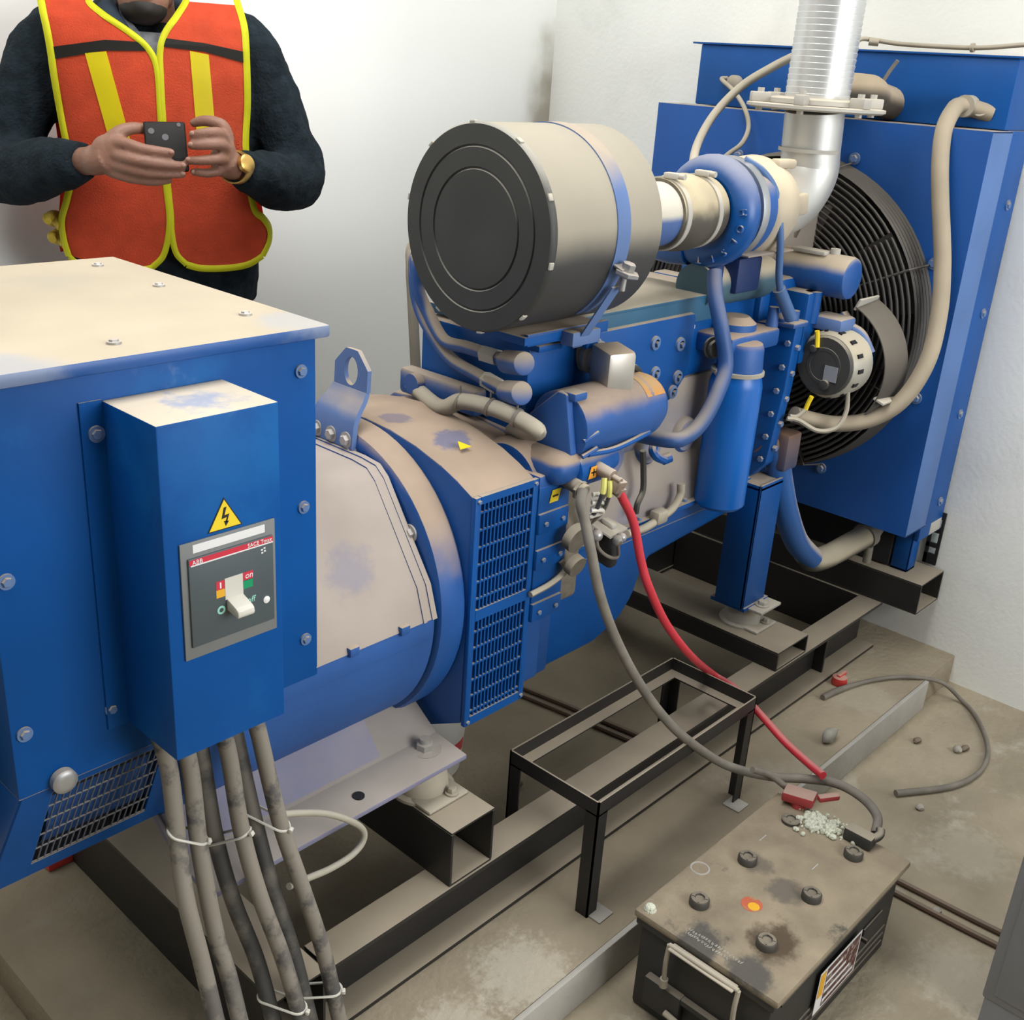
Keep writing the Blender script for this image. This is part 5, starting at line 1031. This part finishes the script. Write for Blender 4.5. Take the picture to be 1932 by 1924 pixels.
# sweater: torso and sleeves
b = B(); t = bmesh.new(); rows = []
zz = [.975, .98, 1.0, 1.05, 1.12, 1.2, 1.3, 1.4, 1.46, 1.50, 1.54, 1.565, 1.585]
for z in zz:
    a, bb = tab(z); row = []
    for k in range(40):
        an = 2*pi*k/40; c, s_ = cos(an), sin(an)
        row.append(t.verts.new((XC+a*math.copysign(abs(c)**.8, c), .01+bb*math.copysign(abs(s_)**.8, s_), z)))
    rows.append(row)
for r0, r1 in zip(rows, rows[1:]):
    for i in range(40): t.faces.new((r0[i], r0[(i+1) % 40], r1[(i+1) % 40], r1[i]))
t.faces.new(rows[0][::-1]); t.faces.new(rows[-1]); b.add(t)
b.tube([(-.13, .015, 1.545), (-.205, .015, 1.53), (-.268, .012, 1.43), (-.318, .005, 1.33), (-.338, -.015, 1.268), (-.285, -.085, 1.268), (-.215, -.175, 1.292), (-.152, -.243, 1.308)], [.072, .078, .077, .075, .077, .074, .060, .043], 20)
b.tube([(.125, .015, 1.548), (.195, .015, 1.53), (.240, .012, 1.43), (.278, .005, 1.34), (.296, -.012, 1.272), (.255, -.09, 1.262), (.205, -.175, 1.285), (.156, -.243, 1.307)], [.072, .077, .074, .072, .072, .068, .058, .044], 20)
sw = remesh(obj('sweater', b, 'knit', pe, 0), .008, 3)
tx = bpy.data.textures.new('folds', 'CLOUDS'); tx.noise_scale = .075; tx.noise_depth = 2
dm = sw.modifiers.new('folds', 'DISPLACE'); dm.texture = tx; dm.strength = .020; dm.mid_level = .72; dm.texture_coords = 'LOCAL'
b = B(); b.tube([(-.095, .03, 1.60), (-.10, -.05, 1.595), (-.072, -.105, 1.56), (-.035, -.128, 1.525)], [.026, .028, .022, .010], 12); b.tube([(.075, .03, 1.60), (.085, -.05, 1.595), (.06, -.105, 1.56), (.022, -.128, 1.525)], [.026, .028, .022, .010], 12); b.tube([(-.095, .03, 1.60), (-.06, .07, 1.61), (-.01, .085, 1.615), (.04, .07, 1.61), (.075, .03, 1.60)], .028, 12)
remesh(obj('collar', b, 'collar', pe, 0), .006)
b = B()
for sx in (-1, 1):
    x0 = -.012
    quadbox(b, [(x0+sx*.010, -.128, 1.515), (x0+sx*.048, -.112, 1.562), (x0+sx*.060, -.075, 1.605), (x0+sx*.022, -.098, 1.560)], (0, 1, .2), .005)
quadbox(b, [(-.05, -.10, 1.56), (.028, -.10, 1.56), (.006, -.126, 1.475), (-.02, -.126, 1.475)], (0, 1, 0), .006)
obj('shirt_collar', b, 'shirt', pe)
# trousers and shoes
b = B()
b.ball((XC, .01, .96), .20, .128, .11, 24)
for sx in (-1, 1): b.tube([(XC+sx*.095, .01, .92), (XC+sx*.105, .0, .70), (XC+sx*.108, .0, .48), (XC+sx*.112, .02, .25), (XC+sx*.115, .02, .06)], [.098, .088, .072, .066, .062], 18)
remesh(obj('trousers', b, 'trouser', pe, 0), .010)
for sx in (-1, 1):
    b = B(); b.ball((XC+sx*.118, -.05, .040), .047, .135, .040, 18); b.box(XC+sx*.118-.045, XC+sx*.118+.045, -.17, .08, .0, .022, .010); remesh(obj('shoe', b, 'band', pe, 0), .006)
# safety vest
def interp(tab_, z):
    for (x0, z0), (x1, z1) in zip(tab_, tab_[1:]):
        if z0 <= z <= z1: return x0+(x1-x0)*(z-z0)/(z1-z0+1e-9)
    return tab_[0][0] if z < tab_[0][1] else tab_[-1][0]
OFF = .026
def vsurf(x, z, off=OFF): return surf(x, z, off)
def panel(b, lo, hi, z0, z1, off, n=60, m=24):
    t = bmesh.new(); rows = []
    for i in range(n+1):
        z = z0+(z1-z0)*i/n; x0 = interp(lo, z); x1 = interp(hi, z)
        rows.append([t.verts.new(vsurf(x0+(x1-x0)*j/m, z, off)) for j in range(m+1)])
    for r0, r1 in zip(rows, rows[1:]):
        for i in range(m): t.faces.new((r0[i], r0[i+1], r1[i+1], r1[i]))
    bmesh.ops.solidify(t, geom=t.faces[:], thickness=.003); b.add(t)
def ribbon(b, pts, w, off, sub=8):
    """yellow binding along a polyline of (x, z) on the vest"""
    P_ = [Vector((x, z)) for x, z in pts]; q = []
    for i in range(len(P_)-1):
        a = P_[i-1] if i else P_[i]*2-P_[i+1]; d = P_[i+2] if i+2 < len(P_) else P_[i+1]*2-P_[i]
        for k in range(sub):
            s_ = k/sub; b0, c0 = P_[i], P_[i+1]
            q.append(.5*((2*b0)+(c0-a)*s_+(2*a-5*b0+4*c0-d)*s_*s_+(3*b0-a-3*c0+d)*s_**3))
    q.append(P_[-1]); t = bmesh.new(); rows = []
    for i, p in enumerate(q):
        tg = (q[min(i+1, len(q)-1)]-q[max(i-1, 0)]).normalized(); nn = Vector((-tg.y, tg.x))*w/2
        rows.append([t.verts.new(vsurf(*(p+nn*f), off+.0035*(1-f*f))) for f in (-1, -.5, 0, .5, 1)])
    for r0, r1 in zip(rows, rows[1:]):
        for i in range(4): t.faces.new((r0[i], r0[i+1], r1[i+1], r1[i]))
    bmesh.ops.solidify(t, geom=t.faces[:], thickness=.002); b.add(t)
def xz(L): return [(p[0], p[2]) for p in L]
RO = xz([(-0.21,-0.13,1.094), (-0.218,-0.13,1.131), (-0.219,-0.13,1.17), (-0.204,-0.13,1.215), (-0.192,-0.13,1.259), (-0.193,-0.13,1.313), (-0.201,-0.13,1.386), (-0.206,-0.13,1.458), (-0.208,-0.13,1.508), (-0.212,-0.13,1.553), (-0.221,-0.13,1.606)])+[(-.225, 1.625)]
RI = xz([(-0.037,-0.14,1.08), (-0.011,-0.14,1.107), (0.003,-0.14,1.154), (0.007,-0.14,1.199), (0.003,-0.14,1.266), (0,-0.14,1.391), (0,-0.14,1.47), (-0.006,-0.14,1.509), (-0.024,-0.14,1.536), (-0.056,-0.14,1.56), (-0.103,-0.13,1.589), (-0.129,-0.12,1.613)])+[(-.105, 1.63)]
LI = xz([(0.038,-0.14,1.088), (0.017,-0.14,1.113), (0.01,-0.14,1.154), (0.01,-0.14,1.199), (0.007,-0.14,1.267), (0.005,-0.14,1.391), (0.005,-0.14,1.47), (0.007,-0.14,1.527), (0.019,-0.14,1.561), (0.044,-0.13,1.595), (0.065,-0.12,1.627)])+[(.06, 1.64)]
LO = xz([(0.209,-0.13,1.099), (0.227,-0.13,1.13), (0.229,-0.13,1.156), (0.213,-0.13,1.182), (0.193,-0.13,1.203), (0.181,-0.13,1.271), (0.177,-0.13,1.344), (0.183,-0.13,1.426), (0.183,-0.13,1.522), (0.181,-0.13,1.584), (0.171,-0.13,1.634)])+[(.175, 1.65)]
ZB_R = (-0.122,-0.14,1.077)[2]; ZB_L = (0.127,-0.14,1.077)[2]
ve = None
zr0 = min(RO[0][1], RI[0][1])-.002; zl0 = min(LO[0][1], LI[0][1])-.008
RO = [(RI[0][0]-.04, zr0-.004)]+RO; RI = [(RI[0][0]-.03, zr0-.004)]+RI; LI = [(LI[0][0]+.02, zl0-.004)]+LI; LO = [(LO[0][0]-.03, zl0-.004)]+LO
b = B(); panel(b, sorted(RO, key=lambda p: p[1]), sorted(RI, key=lambda p: p[1]), zr0, 1.625, OFF); panel(b, sorted(LI, key=lambda p: p[1]), sorted(LO, key=lambda p: p[1]), zl0, 1.625, OFF)
t = bmesh.new(); rows = []
for i in range(31):
    z = zr0+.0+(1.575-zr0)*i/30; a, bb = tab(z); rows.append([t.verts.new((XC+(a+.020)*cos(an), .01+(bb+.020)*sin(an), z)) for an in [pi*.06+pi*.88*j/24 for j in range(25)]])
for r0, r1 in zip(rows, rows[1:]):
    for i in range(24): t.faces.new((r0[i], r0[i+1], r1[i+1], r1[i]))
bmesh.ops.solidify(t, geom=t.faces[:], thickness=.003); b.add(t)
ve = obj('safety_vest', b, 'vest', pe, 60)
b = B(); ribbon(b, RO[1:], .015, OFF+.002); ribbon(b, RI[1:], .013, OFF+.002); ribbon(b, LI[1:], .013, OFF+.002); ribbon(b, LO[1:], .015, OFF+.002)
ribbon(b, [RO[1]]+xz([(-0.187,-0.14,1.08), (-0.122,-0.14,1.075), (-0.069,-0.14,1.074)])+[RI[1]], .014, OFF+.002); ribbon(b, [LI[1]]+xz([(0.07,-0.14,1.08), (0.127,-0.14,1.079), (0.174,-0.14,1.084)])+[LO[1]], .015, OFF+.002)
obj('yellow_binding', b, 'trim_y', ve)
b = B()
def strip(b, tl, tr, br2, bl, off, n=14, m=6):
    t = bmesh.new(); rows = []
    for i in range(n+1):
        f = i/n; rows.append([t.verts.new(vsurf(*(Vector(tl).lerp(Vector(bl), f).lerp(Vector(tr).lerp(Vector(br2), f), j/m)), off)) for j in range(m+1)])
    for r0, r1 in zip(rows, rows[1:]):
        for i in range(m): t.faces.new((r0[i], r0[i+1], r1[i+1], r1[i]))
    bmesh.ops.solidify(t, geom=t.faces[:], thickness=.0015); b.add(t)
def q2(p): return (p[0], p[2])
bl_ = [[(-0.203,-0.14,1.52), (-0.099,-0.14,1.54), (-0.102,-0.14,1.519), (-0.205,-0.14,1.496)], [(-0.099,-0.14,1.54), (-0.021,-0.14,1.54), (-0.014,-0.14,1.524), (-0.102,-0.14,1.519)], [(0.012,-0.14,1.551), (0.096,-0.14,1.546), (0.095,-0.14,1.529), (0.008,-0.14,1.534)], [(0.096,-0.14,1.546), (0.178,-0.14,1.534), (0.177,-0.14,1.512), (0.095,-0.14,1.529)]]
for k, Q in enumerate(bl_):
    b = B(); strip(b, *[q2(p) for p in Q], OFF+.0025); obj('black_band', b, 'band', ve)
for Q in ([(-0.141,-0.14,1.512), (-0.099,-0.14,1.518), (-0.062,-0.14,1.34), (-0.105,-0.14,1.339)], [(0.066,-0.14,1.529), (0.104,-0.14,1.524), (0.113,-0.14,1.348), (0.073,-0.14,1.346)]):
    b = B(); strip(b, *[q2(p) for p in Q], OFF+.0025); obj('reflective_strip', b, 'refl', ve)
# wristwatch
b = B(); d = (V3(LWR)-V3(LEL)).normalized(); c = V3((0.144,-0.266,1.311))
b.lathe(c, d, [(-.010, .0315), (-.010, .0345), (.010, .0345), (.010, .0315), (-.010, .0315)], 28, cap=False); b.lathe(c+Vector((.020, -.026, .010)), (.6, -.75, .3), [(-.004, .018), (.006, .018), (.008, .014)], 24); obj('wristwatch', b, 'gold', pe, label='gold wristwatch on the left wrist')
def loc2w(p): return pe.matrix_basis @ Vector(p)
# phone held in both hands
ph = thing('phone', 'black smartphone held in both hands by the man in the orange vest', 'phone', (0, 0, 0))
BASE[ph.name] = Vector((0, 0, 0))
Rm = Matrix.Translation((1.36, 2.34, .0905)) @ Matrix.Rotation(radians(-30.3), 4, 'Z')
pc_ = (V3((-0.036,-0.305,1.394))+V3((0.052,-0.305,1.402)))/2
ph.matrix_world = Rm @ Matrix.Translation(pc_+Vector((0, .012, -.050))) @ Matrix.Rotation(radians(-22), 4, 'X') @ Matrix.Rotation(radians(-2), 4, 'Y')
b = B(); b.box(-.0405, .0405, -.0045, .0045, -.050, .050, .0040, 3); obj('case', b, 'phone', ph)
b = B(); b.box(-.034, .034, .0045, .0050, -.045, .045, .0002); obj('screen', b, 'ink', ph)
for x, z, r in ((.028, .043, .004), (-.026, .030, .006)): b = B(); b.cyl((x, -.0046, z), (x, -.0055, z), r); obj('camera_lens', b, 'glass', ph)
b = B(); b.cyl((.0, -.0046, .018), (.0, -.0050, .018), .0065); obj('round_emblem', b, 'glass', ph)
# yellow gloves tucked at the hip
for k, (z, dx) in enumerate(((1.165, 0), (1.125, .006))):
    b = B(); c = Vector((-.238+dx, -.035, z))
    b.ball(c, .022, .030, .018, 14); b.tube([c, c+Vector((-.012, -.03, .006)), c+Vector((-.01, -.045, 0))], [.012, .010, .008], 10); b.tube([c, c+Vector((.01, -.035, -.006)), c+Vector((.014, -.05, -.012))], [.012, .010, .008], 10)
    gv = thing('work_glove', ['yellow work glove tucked at the hip of the man, upper of the two', 'yellow work glove tucked at the hip of the man, lower of the two'][k], 'glove', (1.36, 2.34, .0905), 'work gloves at the hip')
    BASE[gv.name] = Vector((0, 0, 0)); gv.rotation_euler = pe.rotation_euler
    obj('glove_shell', b, 'glove', gv, 60)
